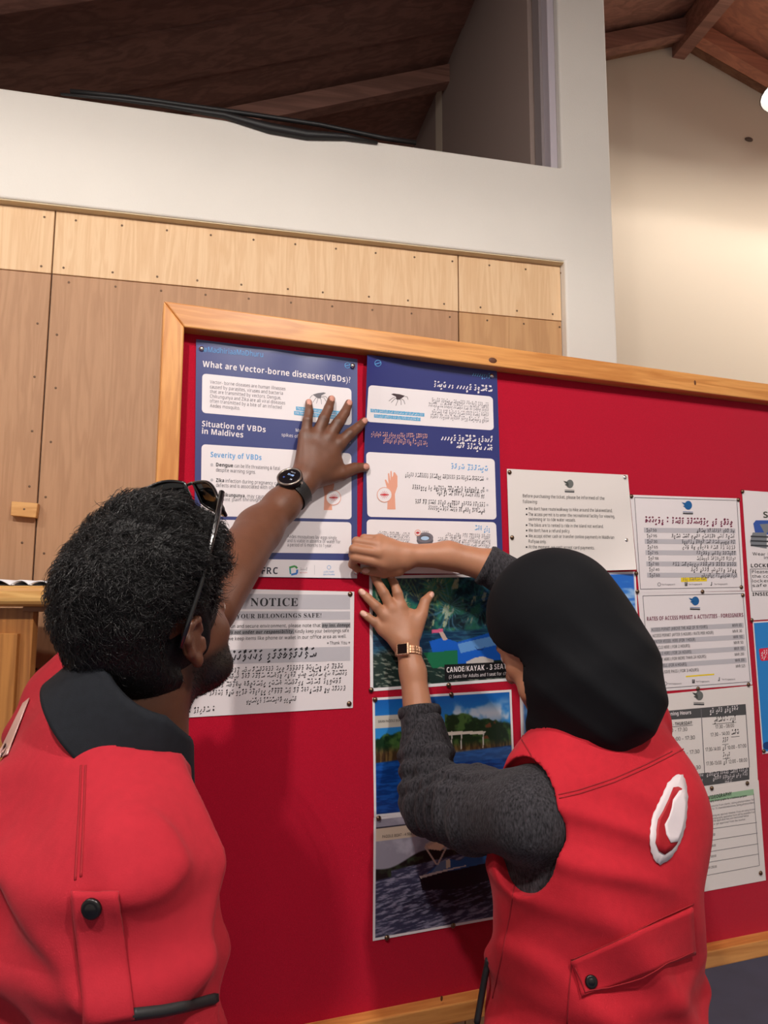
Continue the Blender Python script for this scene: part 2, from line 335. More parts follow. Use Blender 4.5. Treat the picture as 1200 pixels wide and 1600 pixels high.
for u in (0.35, 1.75):
    b = MB(); b.box(u, u + 0.05, DB + 0.031, DB + 0.075, 0.0, zo - 0.1, TB); b.build('leg', M_PINEV, BOARD)
    b = MB(); b.box(u, u + 0.05, DB - 0.25 + 0.03, DB + 0.03, 0.0, 0.06, TB); b.build('foot', M_PINE, BOARD)
for (x, y, s) in ((770, 563, 1.0), (1086, 598, 1.0), (690, 1560, .8)):    # knots
    P = plane(x, y, TB, DB - FD - 0.0003); b = MB(); b.lathe([(0.006 * s, 0), (0.003 * s, 0.0006)], P, fr(TB, 0, -1, 0), 10, sx=1.6 if y < 590 else .5, sy=1.0); b.build('knot', mat('knot', srgb(92, 48, 22), 0.5), BOARD)

# ---------------------------------------------------------------- lamps
M_SHADE = mat('lamp_shade', srgb(60, 56, 52), 0.5)
M_BULB = mat('bulb_glow', (1, 0.86, 0.5), 0.5, emit=14)
SHADE = None
for i, (x, y, z, W) in enumerate(LAMPS):
    lab = ['pendant lamp hanging over the man', 'pendant lamp hanging over the woman', 'pendant lamp hanging over the shelf', 'glowing pendant lamp at the right edge under the roof', 'unseen pendant lamp added to light the far wall'][i]
    L = empty('pendant_lamp', (x, y, z)); tag(L, lab, 'lamp')
    b = MB(); b.lathe([(0.028, 0.02), (0.034, 0.0), (0.028, -0.022), (0.01, -0.036)], (x, y, z), (0, 0, 1), 16); b.build('bulb', M_BULB, L, True)
    b = MB(); R = 0.16; prof = [(R, 0.012), (R * .8, 0.05), (R * .4, 0.085), (0.03, 0.11), (0.02, 0.10), (R * .38, 0.078), (R * .78, 0.044), (R - .004, 0.01)]
    b.lathe(prof, (x, y, z), (0, 0, 1), 28); b.F = b.F[:-2]; b.build('shade', M_SHADE, L, True)
    u = x * math.cos(TW) + y * math.sin(TW); b = MB(); b.tube([(x, y, z + 0.1), (x, y, roofz(u))], 0.004, 6); b.build('flex', M_BLACK, L)
    ld = bpy.data.lights.new('lamp_light', 'POINT'); ld.energy = W; ld.color = (1.0, 0.93, 0.87); ld.shadow_soft_size = 0.045
    lo = bpy.data.objects.new('lamp_light', ld); COL.objects.link(lo); lo.parent = L

# ================================================================ PAPERS ON THE BOARD
# ---- lettering: latin through a font curve, thaana through a small stroke alphabet
_tc = {}
def bold_serif(s):
    o = ''
    for ch in s: o += chr(0x1D400 + ord(ch) - 65) if 'A' <= ch <= 'Z' else (chr(0x1D41A + ord(ch) - 97) if 'a' <= ch <= 'z' else ch)
    return o
def bold_it(s):
    o = ''
    for ch in s: o += chr(0x1D63C + ord(ch) - 65) if 'A' <= ch <= 'Z' else (chr(0x1D656 + ord(ch) - 97) if 'a' <= ch <= 'z' else ch)
    return o
def bold_sans(s):
    o = ''
    for ch in s: o += chr(0x1D5D4 + ord(ch) - 65) if 'A' <= ch <= 'Z' else (chr(0x1D5EE + ord(ch) - 97) if 'a' <= ch <= 'z' else (chr(0x1D7EC + ord(ch) - 48) if '0' <= ch <= '9' else ch))
    return o
def sans(s):
    o = ''
    for ch in s: o += chr(0x1D5A0 + ord(ch) - 65) if 'A' <= ch <= 'Z' else (chr(0x1D5BA + ord(ch) - 97) if 'a' <= ch <= 'z' else (chr(0x1D7E2 + ord(ch) - 48) if '0' <= ch <= '9' else ch))
    return o
def tmesh(s, bold=0.0, res=1):
    k = (s, bold, res)
    if k in _tc: return _tc[k]
    if len(s) > 1 and s[1:2] != '|':          # assemble from single letters, each made once
        x = 0.0; VV = []; FF = []; n = 0
        for ch in s:
            ka = ('adv', ch, res)
            if ka not in _tc: _tc[ka] = tmesh(ch + '|', 0.0, 1)[0][:, 0].max() - tmesh('|', 0.0, 1)[0][:, 0].max()
            if ch != ' ':
                v, f = tmesh(ch, 0.0, res); VV.append(v + [x, 0]); FF += [tuple(i + n for i in q) for q in f]; n += len(v)
            x += _tc[ka]
        _tc[k] = (np.concatenate(VV), FF); return _tc[k]
    c = bpy.data.curves.new('lettering', 'FONT'); c.body = s; c.resolution_u = res; c.offset = bold
    o = bpy.data.objects.new('lettering', c)
    me = bpy.data.meshes.new_from_object(o)
    V = np.empty(len(me.vertices) * 3); me.vertices.foreach_get('co', V); V = V.reshape(-1, 3)[:, :2].copy()
    F = [tuple(p.vertices) for p in me.polygons]
    bpy.data.objects.remove(o); bpy.data.curves.remove(c); bpy.data.meshes.remove(me)
    _tc[k] = (V, F); return _tc[k]
try: MATHF = bpy.data.fonts.load(bpy.utils.system_resource('DATAFILES') + '/fonts/NotoSansMath-Regular.woff2')
except Exception: MATHF = None
def _bake():
    az = 'ABCDEFGHIJKLMNOPQRSTUVWXYZabcdefghijklmnopqrstuvwxyz'; ch = [c for c in az + '0123456789'] + list("#?()&.,:/-=!'|@")
    al = list(dict.fromkeys([sans(c) for c in ch] + [bold_sans(c) for c in ch] + [bold_serif(c) for c in 'NOTICEKPYURBLGSAF'] + [bold_it(c) for c in 'abcdefghilmnoprstuvy'] + list(az) + list('0123456789')))
    def conv(lines, res, font=None):
        c = bpy.data.curves.new('lettering', 'FONT'); c.font = font or c.font; c.body = '\n'.join(lines); c.resolution_u = res; c.space_line = 3.0
        o = bpy.data.objects.new('lettering', c); me = bpy.data.meshes.new_from_object(o)
        V = np.empty(len(me.vertices) * 3); me.vertices.foreach_get('co', V); V = V.reshape(-1, 3)[:, :2].copy(); F = [tuple(p.vertices) for p in me.polygons]
        bpy.data.objects.remove(o); bpy.data.curves.remove(c); bpy.data.meshes.remove(me)
        li = np.round(-(V[:, 1] - .3) / 3.0).astype(int); out = []; order = np.argsort(li, kind='stable'); loc = np.empty(len(V), int); fl = [[] for _ in lines]
        for i in range(len(lines)): loc[np.where(li == i)[0]] = np.arange((li == i).sum())
        for f in F: fl[li[f[0]]].append(tuple(int(loc[k]) for k in f))
        for i in range(len(lines)): v = V[li == i].copy(); v[:, 1] += 3.0 * i; out.append((v, fl[i]))
        return out
    math_al = [c for c in al if ord(c) > 0x2000]; plain = [c for c in al if ord(c) <= 0x2000]
    for grp, f in ((math_al, MATHF), (plain, None)):
        ms = conv(grp, 2, f); kk = .715 / ms[grp.index(sans('H'))][0][:, 1].max() if f else 1.0
        for c, m in zip(grp, ms):
            m = (m[0] * kk, m[1])
            for res in (1, 2, 3): _tc[(c, 0.0, res)] = m; _tc[('adv', c, res)] = m[0][:, 0].max() + max(.065, min(.09, m[0][:, 0].min())) if len(m[0]) else .3
    for res in (1, 2, 3): _tc[('adv', ' ', res)] = .30
_bake()
TH = {'s': [[(1.3, .75), (1.2, .2), (1., .08), (.85, .5), (.7, .1), (.1, .1)]], 'm': [[(.75, .6), (.45, .95), (.3, .55), (.6, .25), (.2, -.25)]],
      'l': [[(.6, 1.05), (.35, .3), (.1, .12), (0, .4)]], 'k': [[(.7, .95), (.35, .95), (.5, .5), (.2, .08), (-.05, .2)]],
      'S': [[(.75, .75), (.4, .15), (0, .1)], [(.5, 1), (.12, .45)]], 't': [[(.8, .6), (.5, 1), (.3, .6), (.6, .3), (.2, 0), (0, .3)]],
      "'": [[(.55, .95), (.2, .7), (.45, .35), (.1, -.15)]], 'd': [[(.6, .9), (.3, .5), (.55, .1), (.1, -.3)]], 'n': [[(.7, 1), (.4, .08), (.05, .5)]],
      'v': [[(.5, .95), (.2, .6), (.45, .4), (.6, .75), (.45, .1), (.05, -.25)]], 'r': [[(.6, 1), (.3, .35), (0, .0)]],
      'b': [[(.8, .95), (.6, .1), (.2, .1), (.1, .6), (.35, .5)]], 'g': [[(.7, .95), (.3, .85), (.6, .4), (.3, 0), (0, .2)]],
      'f': [[(.8, .75), (.4, 1), (.2, .4), (.5, .08), (.55, .5)]], 'T': [[(.95, .85), (.7, .08), (.42, .55), (.1, .08)]], 'h': [[(.6, 1), (.3, .75), (.15, .2)]],
      'j': [[(.8, .85), (.5, .1), (.1, .4)], [(.45, 1.), (.3, .72)]], 'z': [[(.8, .9), (.3, .8), (.6, .1), (0, .1)]], 'y': [[(.6, .95), (.4, .3), (.7, .1), (.1, -.25)]], '-': [[(.5, .45), (.1, .45)]], '!': [[(.3, 1.1), (.2, .4)], [(.17, .15), (.15, .02)]], '=': [[(.6, .6), (.1, .6)], [(.6, .3), (.1, .3)]]}
FI = {'a': [[(.65, 1.65), (.15, 1.35)]], 'A': [[(.65, 1.8), (.15, 1.5)], [(.65, 1.55), (.15, 1.25)]], 'i': [[(.55, -.35), (.05, -.65)]], 'I': [[(.55, -.3), (.05, -.55)], [(.55, -.55), (.05, -.8)]],
      'u': [[(.6, 1.3), (.5, 1.75), (.25, 1.6), (.4, 1.4)]], 'U': [[(.8, 1.3), (.7, 1.75), (.5, 1.6)], [(.45, 1.3), (.35, 1.75), (.1, 1.6)]], 'e': [[(.55, 1.7), (.4, 1.4)], [(.3, 1.7), (.15, 1.4)]],
      'o': [[(.6, 1.6), (.4, 1.35), (.2, 1.65)]], '0': [[(.4, 1.75), (.2, 1.6), (.35, 1.4), (.52, 1.58), (.4, 1.75)]], ' ': []}
def thaana(s, wt=0.13):
    """s: consonant+vowel pairs, a space between words; returns vertices in a strip that runs right to left, normalised"""
    V = []; F = []; x = 0.0
    def rib(pl):
        p = np.array(pl); n = len(p); d = np.gradient(p, axis=0); d /= np.linalg.norm(d, axis=1)[:, None] + 1e-9; nn = np.stack([-d[:, 1], d[:, 0]], 1) * wt * (0.8 + 0.5 * np.abs(d[:, :1]))
        a = len(V); 
        for i in range(n): V.append(p[i] + nn[i]); V.append(p[i] - nn[i])
        for i in range(n - 1): F.append((a + 2 * i, a + 2 * i + 1, a + 2 * i + 3, a + 2 * i + 2))
    for wd_ in s.split(' '):
        for i in range(0, len(wd_) - 1, 2):
            c, v = wd_[i], wd_[i + 1]; w = 1.4 if c == 's' else 0.98; x -= w
            for st in TH.get(c, TH['r']): rib([(px + x, py) for px, py in st])
            for st in FI.get(v, []): rib([(px + x + (w - .9) / 2, py) for px, py in st])
        x -= 0.65
    V = np.array(V); V[:, 0] -= V[:, 0].min(); return V, F
def gib(n, seed):
    r = random.Random(seed); s = ''
    while n > 0:
        k = r.randint(2, 7); s += ''.join(r.choice("smlktdnvrbgfThzy'") + r.choice('aAiIuUeo0aai') for _ in range(k)) + ' '; n -= k
    return s.strip()
def homog(q):
    A = []; B = []
    for (x, y), (s, t) in zip(q, [(0, 0), (1, 0), (1, 1), (0, 1)]):
        A.append([x, y, 1, 0, 0, 0, -s * x, -s * y]); B.append(s); A.append([0, 0, 0, x, y, 1, -t * x, -t * y]); B.append(t)
    return np.append(np.linalg.solve(np.array(A, float), np.array(B, float)), 1).reshape(3, 3)
INK = {}
def ink(name, c, rough=0.55):
    return mat('ink_' + name, srgb(*c), rough, spec=0.3)
class Sheet:
    def __init__(s, name, label, group, q, m, base=0.0012, bump=None, n=24, cat='paper', colors=None, nn=None):
        s.q = [np.array(p, float) for p in q]; s.H = homog(q); s.Hi = np.linalg.inv(s.H); s.base = base; s.bump = bump or (lambda S, T: 0 * S)
        nx, ny = nn or (n, n); g = np.array([(i / nx, j / ny) for j in range(ny + 1) for i in range(nx + 1)])
        P = s.st2px(g); V = s.px2w(P, 0.0); F = [(j * (nx + 1) + i, (j + 1) * (nx + 1) + i, (j + 1) * (nx + 1) + i + 1, j * (nx + 1) + i + 1) for j in range(ny) for i in range(nx)]
        cc = None
        if colors is not None: cc = np.clip(colors(g[:, 0], g[:, 1]), 0, 1); cc = np.where(cc <= .04045, cc / 12.92, ((cc + .055) / 1.055) ** 2.4)
        c = s.px2w(s.st2px(np.array([[.5, .5]])), 0)[0]
        s.o = link(name, V, F, m, None, True, loc=c, colors=cc); s.o['_w'] = tuple(c); solid(s.o, 0.00025, -1); es_ = s.o.modifiers.new('split', 'EDGE_SPLIT'); es_.split_angle = 0.8; tag(s.o, label, cat, group); s.acc = {}
    def st2px(s, g):
        P = np.c_[g, np.ones(len(g))] @ s.Hi.T; return P[:, :2] / P[:, 2:]
    def px2w(s, P, lift):
        g = np.c_[P, np.ones(len(P))] @ s.H.T; g = g[:, :2] / g[:, 2:]; g = np.clip(g, -0.02, 1.02); off = s.base + s.bump(g[:, 0], g[:, 1]) + lift
        return np.array([bp(x, y, o) for (x, y), o in zip(P, off)])
    def put(s, part, m, P, F, lift):
        s.k = getattr(s, 'k', 0) + 1; a = s.acc.setdefault((part, m.name, lift if part not in ('lettering', 'text_panel', 'grey_band', 'dark_band', 'highlight', 'grey_row', 'caption_strip', 'bullet', 'round_logo') else s.k), ([], [], m)); n = sum(len(v) for v in a[0]); a[0].append(s.px2w(np.asarray(P, float), lift)); a[1].extend([tuple(i + n for i in f) for f in F])
    def rect(s, q, m, part='panel', lift=0.0003, n=10, r=0):
        q = [np.array(p, float) for p in q]
        if r:   # rounded rectangle as a fan grid
            W = np.linalg.norm(q[1] - q[0]); Hh = np.linalg.norm(q[3] - q[0]); out = []
            for (cx, cy, a0) in ((1 - r / W, r / Hh, -90), (1 - r / W, 1 - r / Hh, 0), (r / W, 1 - r / Hh, 90), (r / W, r / Hh, 180)):
                for k in range(5):
                    a = math.radians(a0 + 90 * k / 4); out.append((cx + r / W * math.cos(a), cy + r / Hh * math.sin(a)))
            # horizontal scan strips
            ys = sorted(set([round(v[1], 5) for v in out] + [i / n for i in range(n + 1)])); V = []; F = []
            def xr(y):
                d = min(y, 1 - y) * Hh
                k = 0 if d >= r else r - math.sqrt(max(0, r * r - (r - d) ** 2)); return k / W
            for y in ys:
                x0 = xr(y)
                for i in range(n + 1): V.append((x0 + (1 - 2 * x0) * i / n, y))
            for j in range(len(ys) - 1):
                for i in range(n): F.append((j * (n + 1) + i, (j + 1) * (n + 1) + i, (j + 1) * (n + 1) + i + 1, j * (n + 1) + i + 1))
        else:
            V = [(i / n, j / n) for j in range(n + 1) for i in range(n + 1)]; F = [(j * (n + 1) + i, (j + 1) * (n + 1) + i, (j + 1) * (n + 1) + i + 1, j * (n + 1) + i + 1) for j in range(n) for i in range(n)]
        P = [(q[0] * (1 - a) + q[1] * a) * (1 - b) + (q[3] * (1 - a) + q[2] * a) * b for a, b in V]; s.put(part, m, P, F, lift)
    def poly(s, pts, m, part='logo', lift=0.0006):
        s.put(part, m, pts, [tuple(range(len(pts)))[::-1]], lift)
    def disc(s, c, rx, ry, m, part='logo', lift=0.0006, n=16, inner=0):
        a = np.linspace(0, 2 * math.pi, n, endpoint=False); o = np.c_[c[0] + rx * np.cos(a), c[1] + ry * np.sin(a)]
        if inner:
            i = np.c_[c[0] + (rx - inner) * np.cos(a), c[1] + (ry - inner) * np.sin(a)]; s.put(part, m, np.r_[o, i], [(k, k + n, (k + 1) % n + n, (k + 1) % n) for k in range(n)], lift)
        else: s.put(part, m, o, [tuple(range(n - 1, -1, -1))], lift)
    def line(s, pts, w, m, part='rule_line', lift=0.0006):
        for a, b in zip(pts[:-1], pts[1:]):
            a = np.array(a, float); b = np.array(b, float); d = b - a; L = np.linalg.norm(d); k = max(1, int(L / 12)); nrm = np.array([-d[1], d[0]]) / (L + 1e-9) * w / 2; V = []
            for i in range(k + 1): p = a + d * i / k; V += [p + nrm, p - nrm]
            s.put(part, m, V, [(2 * i, 2 * i + 2, 2 * i + 3, 2 * i + 1) for i in range(k)], lift)
    def _lay(s, V, F, A, B, h, hn, m, part, lift):
        A = np.array(A, float); B = np.array(B, float); V = V.copy(); x0, x1 = V[:, 0].min(), V[:, 0].max(); X = (V[:, 0] - x0) / (x1 - x0 + 1e-9)
        if h is None:
            t = ((A[0] + B[0]) / 2 - 600) / FPX; h = np.linalg.norm(B - A) / (x1 - x0) / (0.941 - 0.3376 * t) * hn
        ys = h / hn; P = A + np.outer(X, B - A); lean = (600 - P[:, 0]) / 8000; P[:, 1] -= V[:, 1] * ys; P[:, 0] += V[:, 1] * ys * lean
        s.put(part, m, P, [f for f in F], lift)
    def text(s, t, A, B, m, h=None, bold=0.0, part='lettering', lift=0.0006, res=1, hn=None):
        if max(map(ord, t)) < 0x2000: t = bold_sans(t) if bold else sans(t)
        V, F = tmesh(t, 0.0, res)
        if hn is None: hn = 0.7
        
        s._lay(V, F, A, B, h, hn, m, part, lift)
    def tha(s, t, A, B, m, h, wt=0.13, part='lettering', lift=0.0006):
        V, F = thaana(t, wt); s._lay(V, F, A, B, h, 1.0, m, part, lift)
    def done(s):
        for (part, mn, lift), (V, F, m) in s.acc.items(): link(part, np.concatenate(V), F, m, s.o, False, loc=s.o['_w'])
        return s.o

K = ink('black', (38, 36, 40)); KG = ink('grey_text', (112, 108, 114)); WH = ink('white', (232, 224, 226)); GB = ink('grey_band', (186, 182, 188)); DG = ink('dark_band', (76, 76, 78))
LBL = ink('light_blue', (92, 158, 212)); RED = ink('red', (206, 40, 52)); SKB = ink('strip_blue', (88, 166, 208)); ORN = ink('salmon', (226, 168, 148)); SKN = ink('drawn_skin', (226, 160, 136)); MAR = ink('maroon', (112, 24, 62))
TY = ink('tyre_grey', (92, 88, 96)); YEL = ink('yellow', (236, 206, 40)); LOGO = ink('logo_blue', (28, 92, 150)); LGG = ink('logo_grey', (104, 106, 104)); WGR = ink('warm_grey', (134, 128, 134))
M_P1 = mat('poster_blue_1', srgb(58, 66, 122), 0.32, coat=0.35); M_P2 = mat('poster_blue_2', srgb(42, 48, 112), 0.32, coat=0.35)
M_A4 = mat('office_paper', srgb(226, 218, 220), 0.6); M_A4b = mat('office_paper_warm', srgb(224, 216, 212), 0.6)
M_PH = mat('photo_print', (1, 1, 1), 0.35, attr=True, coat=0.2)

def mosquito(s, c, k, m, flip=1):
    x, y = c
    s.poly([(x + flip * a * k, y + b * k) for a, b in ((-9, -3), (-2, -5), (6, -6), (9, -5), (3, -2), (2, 2), (-2, 2), (-5, 0))], m, 'mosquito_drawing')
    for a in ((-9, -2, -13, 2), (-4, 1, -9, 8), (-2, 1, -4, 9), (0, 1, 3, 10), (2, 0, 9, 6), (4, -1, 12, 4)):
        s.line([(x + flip * a[0] * k, y + a[1] * k), (x + flip * (a[0] + a[2]) * k / 2 + 1, y + (a[1] + a[3]) * k / 2 - 2), (x + flip * a[2] * k, y + a[3] * k)], 0.7, m, 'mosquito_drawing')
def armicon(s, c, k, full=True):
    x, y = c
    P = [(-6, 32), (-5, 8), (-7, -4), (-10, -14), (-8, -15), (-4, -8), (-5, -24), (-3, -25), (-1, -12), (-1, -28), (1, -28), (2, -12), (4, -26), (6, -26), (6, -10), (8, -20), (10, -20), (10, -4), (6, 8), (7, 32)]
    tri = [(0, 1, 18, 19), (1, 2, 17, 18), (2, 5, 13, 17), (2, 3, 4, 5), (5, 6, 7, 8), (8, 9, 10, 11), (11, 12, 13), (13, 14, 15, 16), (13, 16, 17), (5, 8, 11, 13)]
    s.put('arm_drawing', SKN, [(x + a * k, y + b * k) for a, b in P], [f[::-1] for f in tri], 0.0006)
def bite(s, c, r):
    s.disc(c, r, r, WH, 'bite_circle', 0.0009); s.disc(c, r, r, SKN, 'bite_circle', 0.0011, 20, inner=1.0)
    for a in range(6): s.line([(c[0] - r * .5 * math.cos(a * .52), c[1] - r * .5 * math.sin(a * .52)), (c[0] + r * .5 * math.cos(a * .52), c[1] + r * .5 * math.sin(a * .52))], 1.0 if a == 0 else 0.5, RED, 'bite_circle', 0.0011)
    s.line([(c[0] - r * .55, c[1]), (c[0] + r * .55, c[1])], 1.8, RED, 'bite_circle', 0.0011)
def tyre(s, c, r):
    x, y = c; s.disc((x, y + r * .35), r, r * .62, TY, 'tyre_drawing', 0.0005, 24); s.disc((x, y), r, r * .62, ink('tyre_top', (116, 110, 118)), 'tyre_drawing', 0.0006, 24)
    s.disc((x, y), r * .66, r * .36, TY, 'tyre_drawing', 0.0007, 20); s.disc((x, y + 1), r * .5, r * .24, ink('water_blue', (176, 204, 232)), 'tyre_drawing', 0.0008, 20)

# ---- English poster
b1 = lambda S, T: 0.0012 * np.sin(S * 5 + T * 3) * (1 - T) + 0.0009 * np.sin(S * 17 + T * 9) * np.exp(-T * 6) + 0.0012
p = Sheet('health_poster', 'blue English poster headed What are Vector-borne diseases under the man\'s palm', 'mosquito disease posters', [(306.5, 530), (558.5, 561), (558, 904), (303, 900)], M_P1, 0.001, b1, 30, cat='poster')
p.text('#MadhiriaaMaDhuru', (318, 549.5), (411, 558), LBL, 8); p.text('What are Vector-borne diseases(VBDs)?', (316.5, 573), (547.5, 598), WH, 9.2, 0.018, res=2)
p.disc((543, 571), 4.6, 4.6, LBL, 'round_logo', inner=.8); p.line([(539, 572), (547, 570)], 1, LBL, 'round_logo')
p.rect([(316, 583.5), (549, 607), (549.5, 664.5), (315.3, 645)], WH, 'text_panel', r=6)
for i, t in enumerate(['Vector- borne diseases are human illnesses', 'caused by parasites, viruses and bacteria', 'that are transmitted by vectors. Dengue,', 'Chikungunya and Zika are all viral diseases', 'often transmitted by a bite of an infected', 'Aedes mosquito.']):
    L = [118, 114, 111, 117.5, 112, 47][i]; y = 599 + 7.4 * i; p.text(t, (328, y), (328 + L, y + L * .093), K if 0 else WGR, 5.1, lift=0.0009)
mosquito(p, (499, 620), 1.15, KG, 1)
p.rect([(462.5, 635), (540, 643.5), (540, 649.5), (462.5, 641)], SKB, 'caption_strip', 0.0006); p.rect([(459.5, 642), (534, 650), (534, 656), (459.5, 648)], SKB, 'caption_strip', 0.0006)
p.text('The most common carrier of dengue virus is', (464, 640), (538, 648.2), WH, 3.8, lift=.0009); p.text('the female Aedes aegypti mosquito', (461, 646.8), (532, 654.5), WH, 3.8, lift=.0009)
p.text('Situation of VBDs', (315.5, 666), (415, 675.5), WH, 8.6, 0.018, res=2); p.text('in Maldives', (315.5, 677.5), (380, 683.7), WH, 8.6, 0.018, res=2)
p.text('Maldives experiences seasonal', (462, 674.5), (548, 684), WH, 5); p.text('spikes of VBDs throughout the years', (440, 681.5), (548, 693), WH, 5)
p.rect([(315, 694), (549, 708.5), (549.3, 811.5), (313.5, 806)], WH, 'text_panel', r=6)
p.text('Severity of VBDs', (329, 714), (408.5, 719), LBL, 8, 0.012, res=2)
for y in (726, 750, 774): p.disc((331, y), 2.2, 2.4, GB, 'bullet', 0.0009)
p.text('Dengue', (337.5, 728.5), (364, 730), K, 5.4, 0.018, lift=.0009); p.text('can be life threatening & fatal', (366.5, 730.3), (437, 734.5), KG, 5.4, lift=.0009); p.text('despite warning signs.', (337.5, 736.5), (399.5, 740.3), KG, 5.4, lift=.0009)
p.text('Zika', (337.5, 752.8), (350, 753.4), K, 5.4, 0.018, lift=.0009); p.text('infection during pregnancy can cause birth', (352.5, 753.7), (470, 759.5), KG, 5.4, lift=.0009); p.text('defects and is associated with other problems', (337.5, 760.5), (462, 766), KG, 5.4, lift=.0009)
p.text('Chikungunya', (344, 775.5), (382, 777.2), K, 5.4, 0.018, lift=.0009); p.text(', may cause acute fever and', (383, 777.3), (462, 780.5), KG, 5.4, lift=.0009); p.text('joint pain through a mosquito bite, saliva', (344, 783), (487, 783), KG, 5, lift=.0009); p.text('and blood.', (460, 788), (479, 788.5), KG, 5, lift=.0009)
armicon(p, (512, 765), 1.0); bite(p, (521, 777.5), 12)
p.rect([(314, 811.5), (549, 816), (549, 865), (313, 862.5)], WH, 'text_panel', r=6); tyre(p, (419, 840), 12)
p.text('Aedes mosquitoes lay eggs singly', (449, 840.5), (526, 842.8), KG, 5, lift=.0009); p.text('and is viable in absence of water for', (449, 847), (532, 849), KG, 5, lift=.0009); p.text('a period of 6 months to 1 year.', (449, 853.5), (519, 855), KG, 5, lift=.0009)
p.rect([(303.3, 872), (558, 876), (557.7, 903.5), (303, 899.6)], WH, 'bottom_strip')
p.rect([(381, 890), (390, 890), (390, 893.4), (381, 893.4)], RED, 'red_cross', .0006, 2); p.rect([(383.8, 887), (387.3, 887), (387.3, 896.5), (383.8, 896.5)], RED, 'red_cross', .0006, 2)
p.disc((395, 891.6), 4.6, 5, RED, 'red_crescent', .0006, 20); p.disc((397, 891.6), 3.8, 4.1, WH, 'red_crescent', .0008, 20); p.text('IFRC', (402, 896.8), (434, 896.9), ink('navy', (50, 52, 66)), 10.3, 0.016, res=3)
p.line([(452, 887), (461, 884.5), (464.5, 888)], 3, ink('green', (70, 150, 80)), 'partner_logo'); p.line([(464.5, 890), (464, 896), (455, 898)], 3, ink('blue2', (60, 120, 200)), 'partner_logo'); p.line([(453, 888), (454, 897)], 2.4, ink('teal', (60, 150, 160)), 'partner_logo')
p.tha('dAira\'U mAlE 0'.replace(' ', ''), (469, 891), (480, 891), KG, 2.2); p.text('red crescent', (468, 895.5), (480, 895.5), RED, 1.8); p.line([(491.5, 883), (491.5, 898)], .5, GB)
p.disc((514, 886.5), 3.2, 3.2, LBL, 'round_logo', inner=.6); p.text('public health', (506, 894.5), (522, 894.5), LBL, 2.6); p.text('agency of the maldives', (505, 898.5), (523, 898.7), LBL, 2.4)
p.done()

# ---- Dhivehi poster
b2 = lambda S, T: 0.0015 + 0.016 * np.exp(-((S / 0.20) ** 1.0)) * np.exp(-((T - .08) / .32) ** 2) + 0.0008 * np.sin(T * 12) * (1 - S)
p = Sheet('health_poster', 'blue Dhivehi poster right of the English one with curling left edge', 'mosquito disease posters', [(574, 554), (776.5, 580), (786.5, 897), (563, 896)], M_P2, 0.0012, b2, 30, cat='poster')
p.disc((590.5, 567.5), 5.2, 5.2, LBL, 'round_logo', inner=.8); p.line([(586, 569), (595, 566.5)], 1.2, LBL, 'round_logo')
p.tha("ma'dhirIA'amaduru".replace(' ', '')[:16], (738, 587), (766, 590.5), LBL, 4.2, .12)
p.tha("sUfAsUfIge zarIa'A'inS ''jehE baliTa''0".replace("''", "'") , (678, 604), (769.5, 612), WH, 5.2, .15)
p.rect([(576, 601.5), (770, 619.8), (771.5, 672.5), (572.5, 659)], WH, 'text_panel', r=6)
mosquito(p, (622, 622), 1.2, ink('mosq', (70, 56, 60)), -1)
p.rect([(579, 638.5), (663, 645.5), (663, 651), (579, 644)], SKB, 'caption_strip', .0006); p.rect([(584.5, 647), (657, 652.5), (657, 658), (584.5, 652.5)], SKB, 'caption_strip', .0006)
p.tha(gib(34, 1), (581, 643), (661, 649.6), WH, 2.6, .1, lift=.0009); p.tha(gib(30, 2), (586, 651.2), (655, 656.6), WH, 2.6, .1, lift=.0009)
for i, (xa, ya, xb, yb) in enumerate([(675, 627, 763.5, 635), (669.5, 635, 763.5, 642.5), (675, 645, 763.5, 650.5), (672.5, 652.5, 763.5, 659)]): p.tha(gib(30, 10 + i), (xa, ya), (xb, yb), KG, 3.4, .11, lift=.0009)
p.tha(gib(27, 20), (580, 680.5), (668, 684.5), ORN, 3.6, .12); p.tha(gib(22, 21), (599, 690), (668, 695.5), ORN, 3.6, .12)
p.tha("r'Fa''jEga'i sUfAsUfIge zarIa'A'inS".replace("'F", "A").replace("''", "'"), (689, 687.5), (770, 691), WH, 5.4, .15); p.tha("feTurE baliTakuge hAlaTu", (713, 700), (770, 704), WH, 5.2, .15)
p.rect([(572, 706), (772.8, 717), (775.8, 811.8), (574, 807.5)], WH, 'text_panel', r=6)
p.tha("baliTakugeyU bodEkamFu".replace('F', 'e'), (705, 731.5), (762.5, 736), LBL, 4.6, .13)
armicon(p, (611, 764), 1.0); bite(p, (600.8, 773), 12)
for i, (xa, ya, xb, yb) in enumerate([(633, 744, 756, 751), (644, 763.5, 757, 768), (683, 772, 757, 776), (649, 786, 758, 791), (669, 796, 758, 801)]): p.tha(gib([34, 31, 21, 30, 25][i], 30 + i), (xa, ya), (xb, yb), K, 3.6, .12, lift=.0009)
for y in (748, 766, 789): p.disc((761.5, y), 1.6, 1.8, GB, 'bullet', .0009)
p.rect([(573, 811.5), (775, 816), (777, 862), (573, 858)], WH, 'text_panel', r=6)
p.tha("'idenIS fafusU".replace('S', '0'), (742, 828), (765.6, 829.5), LBL, 4.2, .13)
for i, (xa, ya, xb, yb) in enumerate([(696, 838, 766, 840.5), (684, 845, 766, 847), (697, 852, 766, 854)]): p.tha(gib([22, 27, 22][i], 40 + i), (xa, ya), (xb, yb), KG, 3.3, .11, lift=.0009)
for i, (xa, ya, xb, yb) in enumerate([(590, 835.5, 640, 838.5), (596, 843, 640, 845), (592, 850, 640, 852)]): p.tha(gib(16, 50 + i), (xa, ya), (xb, yb), KG, 3.3, .11, lift=.0009)
